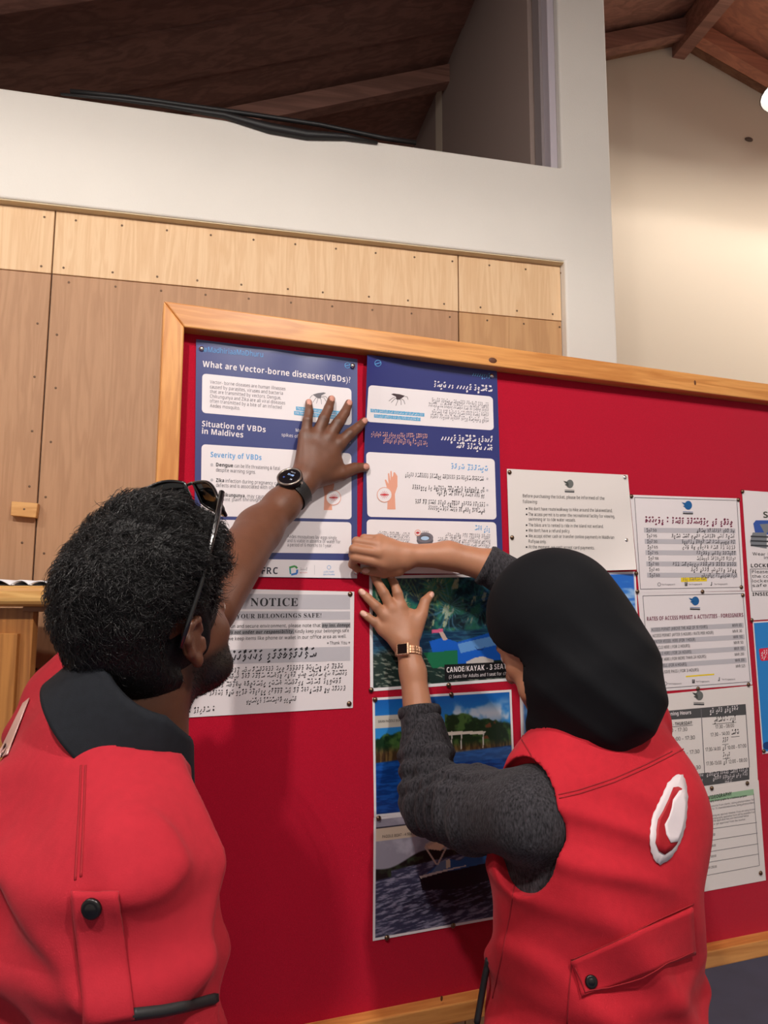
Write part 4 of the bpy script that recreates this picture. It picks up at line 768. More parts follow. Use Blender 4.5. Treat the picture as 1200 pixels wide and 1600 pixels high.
Sheet('lake_photograph', 'blue photograph glimpsed between the woman\'s chin and her vest collar', G_PH, [(812, 1083), (1003, 1070), (1012, 1240), (818, 1262)], M_PH, 0.0007, None, colors=sea, nn=(60, 50), cat='photograph').done()

# ---- pins
PIN = None
def pin(x, y, label, w=0.003, m=None):
    global PIN
    P = bp(x, y, w)
    if PIN is None:
        b = MB(); n = fr(TB, 0, -1, 0); b.lathe([(0.0046, 0), (0.0048, 0.0008), (0.0040, 0.0022), (0.0022, 0.0033), (0.0006, 0.0037)], P, n, 14); b.lathe([(0.0005, -0.006), (0.0005, 0.0)], P, n, 5)
        o = b.build('push_pin', M_STEEL, None, True, loc=P); o.data.materials.append(M_BRASS); PIN = o
    else: o = bpy.data.objects.new('push_pin', PIN.data); COL.objects.link(o); o.location = P
    if m:
        o.material_slots[0].link = 'OBJECT'; o.material_slots[0].material = m
    tag(o, label, 'pin', 'dome pins in the felt')
M_GLASSY = mat('bright_pin', srgb(236, 232, 226), 0.12, metal=1)
for x, y, l, w, br in [(315, 545, "shiny pin at the top left corner of the English poster", .0035, 1), (551, 571.5, "shiny pin at the top right corner of the English poster", .003, 1), (556, 895, "shiny pin at the bottom right corner of the English poster", .003, 1),
    (768, 587.5, "shiny pin at the top right corner of the Dhivehi poster", .0035, 1), (547, 928.5, "pin at the top right corner of the NOTICE sheet", .002, 0), (545.5, 1099.5, "pin at the bottom right corner of the NOTICE sheet", .002, 0), (291, 1117.5, "pin at the bottom left corner of the NOTICE sheet by the collar", .002, 0),
    (796, 738, "pin at the top left corner of the ticket sheet", .003, 0), (976, 746, "pin at the top right corner of the ticket sheet", .003, 1), (800, 840, "pin half way down the left edge of the ticket sheet", .003, 0), (978.5, 844, "pin low on the right edge of the ticket sheet", .0035, 1),
    (986.5, 775.5, "pin at the top left corner of the Dhivehi rate sheet", .002, 0), (1153.5, 781, "pin at the top right corner of the Dhivehi rate sheet", .002, 0), (1158, 917.5, "pin at the bottom right corner of the Dhivehi rate sheet", .002, 0), (995.8, 924.3, "pin at the bottom left corner of the Dhivehi rate sheet", .0025, 0), (1097.5, 924.5, "pin centred between the Dhivehi and English rate sheets", .0025, 0),
    (1160.5, 930, "pin at the top right corner of the English rate sheet", .002, 0), (1169.4, 1069.5, "pin at the bottom right corner of the English rate sheet", .002, 0), (1090.5, 1076, "pin on top of the opening hours sheet's grey logo", .002, 0), (1112, 1231.5, "pin in the middle of the top edge of the green headed sheet", .0025, 0), (1167.5, 1223.7, "pin at the top right corner of the green headed sheet", .0025, 0), (1188.3, 1364, "pin at the bottom right corner of the green headed sheet", .0025, 0),
    (1160, 768, "pin at the top left corner of the locker sheet", .002, 0), (1174.5, 969, "pin between the locker sheet and the blue leaflet", .002, 0), (1193.3, 1173.5, "pin at the bottom left corner of the blue leaflet", .002, 0),
    (580, 1078, "pin at the bottom left corner of the canoe photograph", .002, 0), (701, 1070.5, "pin in the middle of the canoe photograph's bottom edge", .002, 0), (705, 1085, "pin in the middle of the swan photograph's top edge", .002, 0), (586, 1093, "pin at the top left corner of the swan photograph", .002, 0), (591.5, 1278.5, "pin at the top left corner of the paddle boat photograph", .0025, 0), (604.5, 1465, "pin near the bottom left corner of the paddle boat photograph", .0025, 0), (708, 1446, "pin on the bottom edge of the paddle boat photograph beside the vest", .0025, 0), (994, 896, "pin at the top right corner of the half hidden sky photograph", .002, 0)]:
    pin(x, y, l, w, M_GLASSY if br else M_BRASS)
M_GLASSY.node_tree.nodes['Principled BSDF'].inputs['Roughness'].default_value = 0.2

# ================================================================ PEOPLE: distance field mesher
def A3(*v): return np.array(v, dtype=np.float32)
def rc(a, b, r1, r2):
    a = np.asarray(a, np.float32); b = np.asarray(b, np.float32); ba = b - a; L = float(ba @ ba) + 1e-12
    def f(p):
        d = p - a; t = np.clip(d @ ba / L, 0, 1); return np.linalg.norm(d - t[..., None] * ba, axis=-1) - (r1 + (r2 - r1) * t)
    f.c = (a + b) / 2; f.R = float(np.sqrt(L)) / 2 + max(r1, r2); return f
def ell(c, r, R=None):
    c = np.asarray(c, np.float32); r = np.asarray(r, np.float32); R = np.eye(3, dtype=np.float32) if R is None else np.asarray(R, np.float32)
    def f(p):
        q = (p - c) @ R; k0 = np.linalg.norm(q / r, axis=-1); k1 = np.linalg.norm(q / (r * r), axis=-1) + 1e-9; return k0 * (k0 - 1) / k1
    f.c = c; f.R = float(r.max()); return f
def smin(a, b, k): h = np.maximum(k - np.abs(a - b), 0) / k; return np.minimum(a, b) - h * h * k * 0.25
def smax(a, b, k): return -smin(-a, -b, k)
def union(fs, k):
    def f(p):
        r = fs[0](p)
        for g in fs[1:]: r = smin(r, g(p), k)
        return r
    return f
def fold(p, d, lam, ph=0.0, w=None, ws=0.0):
    """ridged cloth folds across direction d"""
    x = p @ np.asarray(d, np.float32)
    if w is not None: x = x + ws * np.sin(p @ np.asarray(w, np.float32) + ph * 3)
    s = np.sin(x * (2 * math.pi / lam) + ph); return s - 0.35 * s * s
def n3(p, k, s=0.0):
    x, y, z = p[..., 0] * k, p[..., 1] * k, p[..., 2] * k
    return (np.sin(x * 1.3 + 1.7 * np.sin(y * .9 + s) + s) + np.sin(y * 1.1 + 1.6 * np.sin(z * 1.2 - s) + 2 * s) + np.sin(z * 1.4 + 1.8 * np.sin(x * .8 + 1) - s)) / 3
def mesh_sdf(f, lo, hi, h):
    lo = np.asarray(lo, float); hi = np.asarray(hi, float); B = 8
    nb = np.ceil((hi - lo) / h / B).astype(int); n = nb * B + 1
    ci = np.stack(np.meshgrid(*[np.arange(k) for k in nb], indexing='ij'), -1).reshape(-1, 3)
    cen = (lo + (ci * B + B / 2) * h).astype(np.float32); fv = f(cen); act = np.abs(fv) < B * h * 0.87 * 1.35 + h * 2
    D = np.empty(tuple(n), np.float32); D[:] = 1
    sg = np.sign(fv).reshape(tuple(nb)); D[:-1, :-1, :-1] = np.repeat(np.repeat(np.repeat(sg, B, 0), B, 1), B, 2); D[-1] = D[-2]; D[:, -1] = D[:, -2]; D[:, :, -1] = D[:, :, -2]
    off = np.stack(np.meshgrid(*[np.arange(B + 1)] * 3, indexing='ij'), -1).reshape(-1, 3); ca = ci[act]
    for s in range(0, len(ca), 256):
        I = (ca[s:s + 256, None] * B + off[None]).reshape(-1, 3); v = f((lo + I * h).astype(np.float32)); D[I[:, 0], I[:, 1], I[:, 2]] = v
    S = D < 0; X = S[:-1, :-1, :-1]; cnt = X.astype(np.int8); cs = [(i, j, k) for i in (0, 1) for j in (0, 1) for k in (0, 1)]; sl = lambda a, i, j, k: a[i:n[0] - 1 + i, j:n[1] - 1 + j, k:n[2] - 1 + k]
    cnt = sum(sl(S, *c).astype(np.int8) for c in cs); cell = np.argwhere((cnt > 0) & (cnt < 8)); vid = -np.ones(tuple(n - 1), np.int32); vid[cell[:, 0], cell[:, 1], cell[:, 2]] = np.arange(len(cell))
    val = {c: D[cell[:, 0] + c[0], cell[:, 1] + c[1], cell[:, 2] + c[2]] for c in cs}; P = np.zeros((len(cell), 3)); W = np.zeros(len(cell))
    for c in cs:
        for ax in range(3):
            if c[ax] == 0:
                e = list(c); e[ax] = 1; e = tuple(e); a, b = val[c], val[e]; m = (a < 0) != (b < 0); t = np.where(m, a / (a - b + 1e-20), 0); q = np.tile(np.array(c, float), (len(cell), 1)); q[:, ax] += t; P += q * m[:, None]; W += m
    V = lo + (cell + P / W[:, None]) * h; F = []
    for ax in range(3):
        o1, o2 = [a for a in range(3) if a != ax]; s0 = [slice(1, -1)] * 3; s0[ax] = slice(0, -1); s1 = [slice(1, -1)] * 3; s1[ax] = slice(1, None)
        a = S[tuple(s0)]; b = S[tuple(s1)]; E = np.argwhere(a != b); 
        if not len(E): continue
        add = np.ones(3, int); add[ax] = 0; G = E + add; fl = a[E[:, 0], E[:, 1], E[:, 2]]
        def g(d1, d2): q = G.copy(); q[:, o1] -= d1; q[:, o2] -= d2; return vid[q[:, 0], q[:, 1], q[:, 2]]
        Q = np.stack([g(0, 0), g(1, 0), g(1, 1), g(0, 1)], 1); fl = fl if ax != 1 else ~fl; Q[~fl] = Q[~fl][:, ::-1]; F.append(Q[(Q >= 0).all(1)])
    F = np.concatenate(F) if F else np.zeros((0, 4), int)
    return V, F[:, ::-1] if False else F
def bbox(ps, m): ps = np.array(ps); return ps.min(0) - m, ps.max(0) + m
def frame3(az, pitch=0, roll=0):
    """columns: right, forward, up for a heading az (0 = away from the camera, + = to the right)"""
    R = Matrix.Rotation(-az, 3, 'Z') @ Matrix.Rotation(pitch, 3, 'X') @ Matrix.Rotation(roll, 3, 'Y'); return np.array(R)
def loc2w(o, R, p): return np.asarray(o) + R @ np.asarray(p, float)
def side_frame(a, b, up):
    d = np.array(b) - a; d /= np.linalg.norm(d); s = np.cross(d, up); s /= np.linalg.norm(s); return np.stack([s, d, np.cross(s, d)], 1)

# ---------------------------------------------------------------- a head in its own frame (right, forward, up)
def head_sdf(o, R, s=1.0, fem=False):
    """o: centre of the skull between the ears"""
    o = np.asarray(o, np.float32); Rf = np.asarray(R, np.float32)
    P = [ell((0, -.010, .030), (.074, .092, .085)), ell((0, .028, -.03), (.064, .068, .075)), ell((0, .050, -.078), (.046, .042, .034))]
    P += [ell((x, .066, -.028), (.022, .02, .02)) for x in (-.036, .036)] + [rc((-.03, .087, .012), (.03, .087, .012), .012, .012), rc((-.05, .055, -.07), (0, .083, -.098), .018, .02), rc((.05, .055, -.07), (0, .083, -.098), .018, .02)]
    P += [rc((0, -.02, -.06), (0, -.045, -.16) if not fem else (0, -.02, -.09), .052 if not fem else .046, .056 if not fem else .044), rc((0, .096, .0), (0, .118, -.034), .008, .0115)]
    base = union(P, .022)
    wing = [ell((x, .107, -.037), (.009, .011, .008)) for x in (-.0105, .0105)]; lips = [rc((-.019, .093, -.064), (.019, .093, -.064), .006, .006), rc((-.016, .093, -.073), (.016, .093, -.073), .0065, .0065), ell((0, .100, -.0635), (.012, .006, .005))]
    eyes = [ell((x, .083, -.004), (.0135, .0125, .0125)) for x in (-.032, .032)]; sock = [ell((x, .104, -.003), (.019, .014, .013)) for x in (-.032, .032)]
    ears = []
    for x in (-1, 1):
        pl = [(x * .078, .006, .002), (x * .087, -.006, .022), (x * .092, -.024, .022), (x * .093, -.034, .004), (x * .089, -.028, -.018), (x * .081, -.012, -.034)]
        ears += [rc(a, b, .0048, .0048) for a, b in zip(pl[:-1], pl[1:])] + [ell((x * .080, -.008, -.036), (.006, .009, .011)), ell((x * .081, -.016, -.004), (.0045, .018, .028)), rc((x * .080, .006, -.012), (x * .080, .004, -.024), .0045, .005)]
        if not fem: ears += [rc((x * .088, -.024, .010), (x * .086, -.022, -.016), .0035, .004)]
    earf = union(ears, .006)
    def earf_s(q):
        c = np.stack([np.sign(q[..., 0]) * .078, q[..., 1] * 0 - .012, q[..., 2] * 0 - .006], -1); return earf((c + (q - c) / .86).astype(np.float32)) * .86
    def f(p):
        q = ((p - o) @ Rf) / s; d = base(q)
        for g in sock: d = smax(d, -g(q), .012)
        for g in eyes: d = smin(d, g(q), .003)
        for g in wing: d = smin(d, g(q), .006)
        for g in lips: d = smin(d, g(q), .005)
        d = d if fem else smin(d, earf_s(q), .007)
        return d * s
    return f
def head_colors(V, o, R, s, skin, beard=None, lip=(150, 84, 72), dark=None):
    q = ((V - o) @ R) / s; n = len(V); lin = lambda c: np.array(srgb(*c)[:3]); c = np.tile(lin(skin), (n, 1))
    def put(m, col): c[:] = c * (1 - m[:, None]) + np.asarray(col) * m[:, None]
    if dark is not None: put(.55 * sst(.02, -.09, q[:, 1]) + .0, lin(dark))
    front = q[:, 1] > .06
    m = (np.abs(q[:, 0]) < .022) * (np.abs(q[:, 2] + .068) < .009) * (q[:, 1] > .088); put(m * .8, lin(lip))
    for x in (-.032, .032):
        d = np.sqrt((q[:, 0] - x) ** 2 + (q[:, 2] + .004) ** 2); m = (((q[:, 0] - x) / .013) ** 2 + ((q[:, 2] + .004) / .0062) ** 2 < 1) & front & (q[:, 1] > .078); put(m.astype(float), lin((220, 212, 205))); put((m & (d < .0058)).astype(float), lin((40, 24, 16)))
        m = (np.abs(q[:, 0] - x) < .017) & (np.abs(q[:, 2] - .020 + .12 * np.abs(q[:, 0] - x)) < .0035) & front; put(m * .85, lin((24, 18, 16)))
    if beard is not None:
        b = sst(-.032, -.05, q[:, 2] + .10 * np.maximum(0, .04 - q[:, 1]) * 0 - .0 * q[:, 1]) * sst(-.012, .004, q[:, 1]) * sst(-.125, -.105, q[:, 2]); sb = sst(-.018, -.004, q[:, 1]) * sst(.030, .014, q[:, 1]) * sst(.03, .0, q[:, 2]) * sst(.05, .065, np.abs(q[:, 0]))
        b = np.maximum(b * (1 - .0 * q[:, 0]), sb); b = b * (1 - ((np.abs(q[:, 0]) < .024) & (np.abs(q[:, 2] + .068) < .010) & (q[:, 1] > .085)))
        cheek = sst(.075, .09, q[:, 1]) * sst(-.058, -.045, q[:, 2]) * (np.abs(q[:, 0]) > .025); b = b * (1 - .8 * cheek); b = b * sst(.094, .083, np.abs(q[:, 0]) + .0 * q[:, 1]); ear = (np.abs(q[:, 0]) > .0785); b = b * (1 - ear); put(np.clip(b, 0, 1) * .93, lin(beard))
    return c
# ---------------------------------------------------------------- hands on the board
def finger(pts, rad):
    return [rc(a, b, r1, r2) for a, b, r1, r2 in zip(pts[:-1], pts[1:], rad[:-1], rad[1:])]
def hand_parts(spec, wrist, cmc, fore, wr, fr_, rs=1.0):
    """spec: name -> four or three (px, py, off) joints; returns list of primitives and the key points"""
    P = []; fing = []; keys = []
    W = bp(*wrist); 
    for nm, js in spec.items():
        pts = [bp(x, y, o) for x, y, o in js]; keys += pts
        if nm == 'thumb': rad = [.0125 * rs, .0098 * rs, .0078 * rs] if len(pts) == 3 else [.016 * rs, .0125 * rs, .0098 * rs, .0074 * rs]
        else:
            k = {'index': 1, 'middle': 1.0, 'ring': .96, 'little': .86}.get(nm, 1) * rs; rad = [.0108 * k, .0096 * k, .0083 * k, .0066 * k]
        fing.append(union(finger(pts, rad), .002))
        if nm != 'thumb': P.append(rc(W + (pts[0] - W) * .18, pts[0], .0135 * rs, .0115 * rs))
    return P, fing, W, keys
def nails(c, V, tips, col, r=.0052):
    """tips: (tip, previous joint, outward) colour the back of each fingertip"""
    for t, pj, out in tips:
        d = t - pj; d /= np.linalg.norm(d); cen = t - d * .0005 + out * .0045; s = np.cross(d, out); s /= np.linalg.norm(s); q = V - cen
        m = ((q @ d / (r * 1.25)) ** 2 + (q @ s / (r * .9)) ** 2 < 1) & (q @ out > -.003) & (np.abs(q @ out) < .012); c[m] = np.array(srgb(*col)[:3])
    return c
OUT = np.array(fr(TB, 0, -1, 0))     # from the board towards the room
M_SKIN = mat('brown_skin', (1, 1, 1), 0.48, attr=True, sss=0.12, bump=(420, 0.25, 0.0006), noise=(38, 0.10, 4)); M_SKIN2 = mat('tan_skin', (1, 1, 1), 0.5, attr=True, sss=0.15, bump=(420, 0.18, 0.0005), noise=(38, 0.07, 4))
def project(px, py, bvh):
    a, b = ray(px, py); d = Vector((a, 1, b)).normalized(); h = bvh.ray_cast(Vector((0, 0, CZ)), d); return h
def bvh_of(V, F): return BVHTree.FromPolygons([tuple(v) for v in V], [tuple(int(i) for i in f) for f in F])
def on_surf(pts, bvh, off):
    out = []; last = None
    for x, y in pts:
        h = project(x, y, bvh)
        if h[0] is None:
            if last is None: continue
            a, b = ray(x, y); P = np.array([a, 1, b]) * last[0]; P[2] += CZ; out.append(P + last[1] * off); continue
        n = np.array(h[1]); d = np.array(h[0]); 
        if n @ (d - [0, 0, CZ]) > 0: n = -n
        last = (d[1], n); out.append(d + n * off)
    return out
def dense(pts, step=5):
    o = []
    for a, b in zip(pts[:-1], pts[1:]):
        k = max(1, int(math.hypot(b[0] - a[0], b[1] - a[1]) / step)); o += [(a[0] + (b[0] - a[0]) * i / k, a[1] + (b[1] - a[1]) * i / k) for i in range(k)]
    return o + [pts[-1]]
def seam(name, pts, bvh, m, parent, r=0.0011, off=0.0002):
    q = on_surf(dense(pts, 6), bvh, off)
    if len(q) > 1: b = MB(); b.tube(q, r, 5); return b.build(name, m, parent, True)
def quadpatch(name, q, bvh, m, parent, off=0.0015, nx=14, ny=14, th=0.0012, bulge=0.0):
    V = []
    for j in range(ny + 1):
        for i in range(nx + 1):
            a, b = i / nx, j / ny; x = (q[0][0] * (1 - a) + q[1][0] * a) * (1 - b) + (q[3][0] * (1 - a) + q[2][0] * a) * b; y = (q[0][1] * (1 - a) + q[1][1] * a) * (1 - b) + (q[3][1] * (1 - a) + q[2][1] * a) * b; V.append((x, y))
    P = on_surf(V, bvh, off)
    if len(P) < len(V): return None
    P = np.array(P); 
    F = [(j * (nx + 1) + i, (j + 1) * (nx + 1) + i, (j + 1) * (nx + 1) + i + 1, j * (nx + 1) + i + 1) for j in range(ny) for i in range(nx)]
    o = link(name, P, F, m, parent, True); solid(o, th, 0); return o

# ================================================================ THE MAN
MO = np.array([-0.305, 0.80, 0.0]); MAN = empty('person', MO); tag(MAN, 'short-haired person in red vest and black collared shirt pressing the English poster flat', 'person')
mR = frame3(math.radians(54), math.radians(-8), math.radians(15)); NB = at(184, 1142, 0.815)       # neck base
mb = lambda *p: loc2w(NB, mR, p)
hR = frame3(math.radians(29), math.radians(19), math.radians(5)); HS = 0.95; HO = at(304, 1004, 0.785) - hR @ (np.array([.086, -.016, -.006]) * HS)
hd = head_sdf(HO, hR, HS)
SKM = (104, 64, 45)
neckf = rc(loc2w(HO, hR, (0, -.03, -.06)), mb(0, -.012, -.03), .054, .056)
# left arm: hidden shoulder and elbow, forearm and hand up on the poster
LSH = mb(-.175, .01, -.045); LEL = at(322, 950, 1.02); 
F1 = bp(404, 828, .085)
hs = {'little': [(477, 683, .020), (480.5, 657, .019), (483, 643, .014), (482.5, 628.5, .0085)], 'ring': [(493.5, 685, .022), (506, 654.5, .021), (513.5, 638, .015), (518, 623.5, .0085)],
      'middle': [(511.5, 686, .022), (528.5, 660.5, .021), (539, 645, .015), (545, 630, .0085)], 'index': [(529, 694.5, .020), (546.5, 678, .019), (559, 668, .014), (569, 658, .0085)],
      'thumb': [(497, 747, .026), (533, 739.5, .018), (554, 732, .012), (571, 730, .009)]}
P, FG, WR, keys = hand_parts(hs, (470, 758, .040), None, None, .03, .036, 1.12)
P += [rc(bp(482, 742, .032), bp(503, 722, .022), .020, .016), rc(bp(478, 748, .034), bp(486, 708, .024), .017, .013), rc(bp(496, 742, .03), bp(519, 716, .022), .017, .0125), rc(bp(505, 738, .026), bp(528, 726, .019), .013, .010)]
P += [rc(WR, bp(440, 790, .058), .0255, .029), rc(bp(440, 790, .058), F1, .029, .036), rc(F1, LEL, .038, .044)]
palm = union(P, .016)
def f_marm(p):
    d = palm(p)
    for g in FG: d = smin(d, g(p), .0065)
    for x, y, o in ((493.5, 685, .030), (511.5, 686, .030), (529, 694.5, .028)): d = d  # knuckles are the joints' own swell
    return d
lo, hi = bbox(keys + [WR, F1, LEL], .03); V1, Fa = mesh_sdf(f_marm, lo, hi, .0018)
c1 = np.tile(np.array(srgb(*SKM)[:3]), (len(V1), 1))
for x, y, o in ((486, 657, .0), (506, 654.5, 0), (528.5, 660.5, 0), (546.5, 678, 0), (482, 684, 0), (493.5, 685, 0), (513, 686, 0), (530, 694.5, 0)):
    q = bp(x, y, .03); d = np.linalg.norm(V1 - q, axis=1); c1 *= (1 - .38 * np.exp(-(d / .007) ** 2))[:, None]
tips = [(bp(*js[-1]), bp(*js[-2]), OUT) for k, js in hs.items()]; nails(c1, V1, tips, (196, 140, 124), .0060)
mR_ = side_frame(LSH, LEL, np.array([0, 0, 1.0]))
lo = HO - .16; hi = HO + .15; f_hn = lambda p: smin(hd(p), neckf(p), .02)
lo = np.minimum(lo, NB - .10); hi = np.maximum(hi, NB + .06); V2, Fb = mesh_sdf(f_hn, lo, hi, .0022)
c2 = head_colors(V2, HO, hR, HS, SKM, beard=(20, 15, 14), dark=(60, 38, 28))
TOR = [ell(mb(0, 0, -.20), (.165, .105, .20), mR), ell(mb(0, -.0, -.42), (.145, .10, .20), mR), ell(mb(0, .0, -.56), (.155, .11, .15), mR), rc(mb(0, 0, -.03), mb(.14, 0, -.09), .044, .046), rc(mb(0, 0, -.03), LSH, .044, .048), rc(LSH, LEL, .052, .043)]
RSH = mb(.158, -.005, -.085); REL = RSH + np.array([.02, -.01, -.28]); RWR = REL + np.array([.04, .08, -.22]); RHD = RWR + np.array([.01, .03, -.08])
TOR += [rc(RSH, REL, .052, .04), rc(REL, RWR, .04, .026)]
def legs(o, R, hipz, sp=.09, stance=((0, 0), (0, 0))):
    L = []
    for i, x in enumerate((-1, 1)):
        hp = loc2w(o, R, (x * sp, 0, hipz)); k = loc2w(o, R, (x * (sp + .01) + stance[i][0] * .5, .02 + stance[i][1] * .5, 0)); k[2] = .5; a = loc2w(o, R, (x * (sp + .02) + stance[i][0], -.01 + stance[i][1], 0)); a[2] = .09; L.append((hp, k, a))
    return L
f_tor = union(TOR + [rc(RHD, RWR, .026, .024)], .03)
ps = [mb(-.3, -.2, .05), mb(.3, .2, -.75), mb(.3, -.2, -.7), mb(-.3, .2, -.7), LEL, RHD]; lo, hi = bbox(ps, .05)
V3, Fc = mesh_sdf(f_tor, lo, hi, .010); c3 = np.tile(np.array(srgb(*SKM)[:3]), (len(V3), 1))
n1, n2 = len(V1), len(V2)
BODY = link('body', np.r_[V1, V2, V3], np.r_[Fa, Fb + n1, Fc + n1 + n2], M_SKIN, MAN, True, loc=MO, colors=np.r_[c1, c2, c3])
# polo shirt: torso under the vest plus sleeve on the raised arm
M_POLO = mat('black_polo', srgb(24, 27, 33), 0.85, spec=.25, bump=(900, 0.4, 0.0005), noise=(120, .15, 2))
SL1 = [rc(LSH, LSH + (LEL - LSH) * .8, .064, .058), rc(RSH, RSH + (REL - RSH) * .75, .062, .056)]
f_polo = lambda p: smin(f_tor(p) - .006, union(SL1, .03)(p), .02) + .002 * n3(p, 40)
def f_polo2(p):
    d = f_polo(p); x = (p - LSH) @ ((LEL - LSH) / np.linalg.norm(LEL - LSH)) - np.linalg.norm(LEL - LSH) * .8; near = np.linalg.norm(p - LEL, axis=-1) - .16
    d = np.maximum(d, np.where(near < 0, x, -1)); y = (p - RSH) @ ((REL - RSH) / np.linalg.norm(REL - RSH)) - np.linalg.norm(REL - RSH) * .75; far = np.linalg.norm(p - REL, axis=-1) - .12; d = np.maximum(d, np.where((far < 0) | (np.linalg.norm(p - RWR, axis=-1) < .2), y, -1) * (1)) if False else d
    q = (p - NB.astype(np.float32)) @ mR.astype(np.float32); return np.where(np.hypot(q[..., 0], q[..., 1]) < .12, np.maximum(d, q[..., 2] - .004), d)
V, F = mesh_sdf(f_polo2, lo, hi, .006); POLO = link('polo_shirt', V, F, M_POLO, MAN, True, loc=MO)
# collar: a folded band round the neck, open at the front
cR = frame3(math.radians(50), math.radians(-16), math.radians(26)); CB = NB + np.array([.006, 0, .010]); cb = lambda *q: loc2w(CB, cR, q)
V = []; F = []; N = 60; prof = [(.061, .004), (.064, .040), (.066, .048), (.0705, .0485), (.074, .043), (.084, .018), (.097, -.014), (.0985, -.0165), (.096, -.0175), (.083, .010)]
for k in range(N + 1):
    a = math.radians(-68 + (360 - 44) * k / N) + math.pi / 2 + math.radians(90 - 0); a = math.radians(101 + (338) * k / N)
    for i, (r, h) in enumerate(prof):
        ca, sa = math.cos(a), math.sin(a); fr_ = max(0, sa); hh = h * (1 - .25 * fr_) - .035 * fr_ + .004 * math.sin(3 * a) + .012 * max(0, -sa); V.append(cb(ca * r * 1.06, sa * r * 1.0 + .006, hh + .006))
n = len(prof); F = [(k * n + i, k * n + i + 1, (k + 1) * n + i + 1, (k + 1) * n + i) for k in range(N) for i in range(n - 1)]
o = link('collar', V, F, M_POLO, POLO, True); solid(o, .0025, 0); o.parent = MAN
# vest
M_VEST = mat('red_vest', srgb(172, 34, 48), 0.85, spec=.25, bump=(700, 0.35, 0.0006), sheen=0.04, noise=(90, .06, 3)); M_VSEAM = mat('red_seam', srgb(150, 16, 30), 0.8); M_PIPE = mat('black_piping', srgb(28, 28, 30), 0.6)
M_REFL = mat('reflective_tape', srgb(232, 196, 190), 0.3, metal=0.3)
VT = [ell(mb(0, -.005, -.20), (.188, .132, .22), mR), ell(mb(0, -.0, -.42), (.178, .13, .24), mR), rc(mb(.04, -.005, -.022), mb(.155, -.010, -.080), .062, .072), rc(mb(-.04, -.005, -.022), mb(-.15, .0, -.05), .060, .072), rc(RSH, RSH + (REL - RSH) * .42, .072, .080), rc(LSH, LSH + (LEL - LSH) * .25, .072, .078)]
vt = union(VT, .05); m32 = mR.astype(np.float32); nb32 = NB.astype(np.float32); AX = ((REL - RSH) / np.linalg.norm(REL - RSH)).astype(np.float32); ALx = ((LEL - LSH) / np.linalg.norm(LEL - LSH)).astype(np.float32)
def f_vest(p):
    q = (p - nb32) @ m32; d = vt(p)
    d = d + .0058 * fold(p, m32 @ A3(.5, .2, -.85), .085, .5, m32 @ A3(14, 6, 9), .02) * sst(.02, -.12, q[..., 2]) + .0042 * fold(p, m32 @ A3(-.55, .3, -.8), .06, 1.4, m32 @ A3(20, 9, 4), .018) * sst(.05, .12, q[..., 0]) + .0012 * n3(p, 55, 1.0) + .0035 * n3(p, 20, 2.)
    # neck opening, hem and arm openings
    d = smax(d, -(np.hypot(q[..., 0] / 1.12, (q[..., 1] - .02) / 1.05) - .090 - .30 * np.maximum(0, q[..., 1])) if False else -(np.hypot(q[..., 0] / 1.10, (q[..., 1] - .010)) - (.071 + .25 * np.clip(q[..., 2] + .03, -.02, .1))) + np.where(q[..., 2] < -.10, -1., 0.).astype(np.float32), .004)
    d = np.maximum(d, -(q[..., 2] + .58)); s = (p - RSH.astype(np.float32)) @ AX; ra = np.linalg.norm(p - RSH.astype(np.float32) - s[..., None] * AX, axis=-1)
    d = np.where((ra < .13) & (q[..., 0] > .12) & (s > .05), np.maximum(d, s - .132 - .10 * (q[..., 1])), d); s2 = (p - LSH.astype(np.float32)) @ ALx; d = np.where((s2 > .02) & (q[..., 0] < -.12), np.maximum(d, s2 - .08), d)
    return d
lo, hi = bbox([mb(-.3, -.2, .06), mb(.32, .2, -.62), mb(.32, -.2, -.62), mb(-.3, .2, -.6)], .03)
VV, VF = mesh_sdf(f_vest, lo, hi, .0042); VEST = link('vest', VV, VF, M_VEST, MAN, True, loc=MO); vb = bvh_of(VV, VF)
# ---- man's hair
hh = np.asarray(HO, np.float32); hf = hR.astype(np.float32)
skull = union([ell((0, -.008, .030), (.075, .092, .086)), ell((0, -.018, -.02), (.068, .074, .075)), ell((0, .028, -.0), (.066, .070, .072))], .03)
def hair_th(q):
    x, y, z = q[..., 0], q[..., 1], q[..., 2]
    t = .003 + .040 * sst(.0, .115, z) * (1 - .75 * sst(.02, -.07, y)) * (1 - .35 * sst(.02, .07, -x)) + .004 * sst(.02, -.08, y) * sst(-.11, -.02, z)
    line = .078 - .9 * np.maximum(0, y - .060) + 0 * x                               # forehead hairline: hair only behind it
    front = y - (.082 - .25 * np.maximum(0, .085 - z)) ; temple = (y - .028) * (z < .045) + (z >= .045) * -1
    side = (np.abs(x) > .045); lowback = -(z + .105 + .0 * y); ear = .034 - np.hypot((y + .012) / 1., (z + .008) / 1.05)
    bad = np.maximum.reduce([front * 1.0, np.where(side, y - .034 - .5 * np.maximum(0, z - .01), -1), np.where(y > -.02, -(z - .002) - .0, -1) * np.where(side & (y > .004) & (y < .03) & (z > -.04), 0, 1), lowback, np.where(side & (z < .03), ear, -1)])
    return t, bad
def f_hair(p):
    q = ((p - hh) @ hf) / HS; t, bad = hair_th(q); k = sst(.010, -.012, bad)
    wav = (.0022 * n3(q, 120, 1.2) + .0030 * n3(q, 60, 3.1)) * sst(-.02, .06, q[..., 2])
    return (skull(q) - (t * k - .006 * (1 - k)) + wav) * HS
lo, hi = HO - .17, HO + .17; HV, HF = mesh_sdf(f_hair, lo, hi, .0028)
M_HAIR = mat('black_hair', srgb(12, 11, 12), 0.5, spec=0.3, bump=(500, .6, .001)); HAIR = link('hair', HV, HF, M_HAIR, MAN, True, loc=MO)
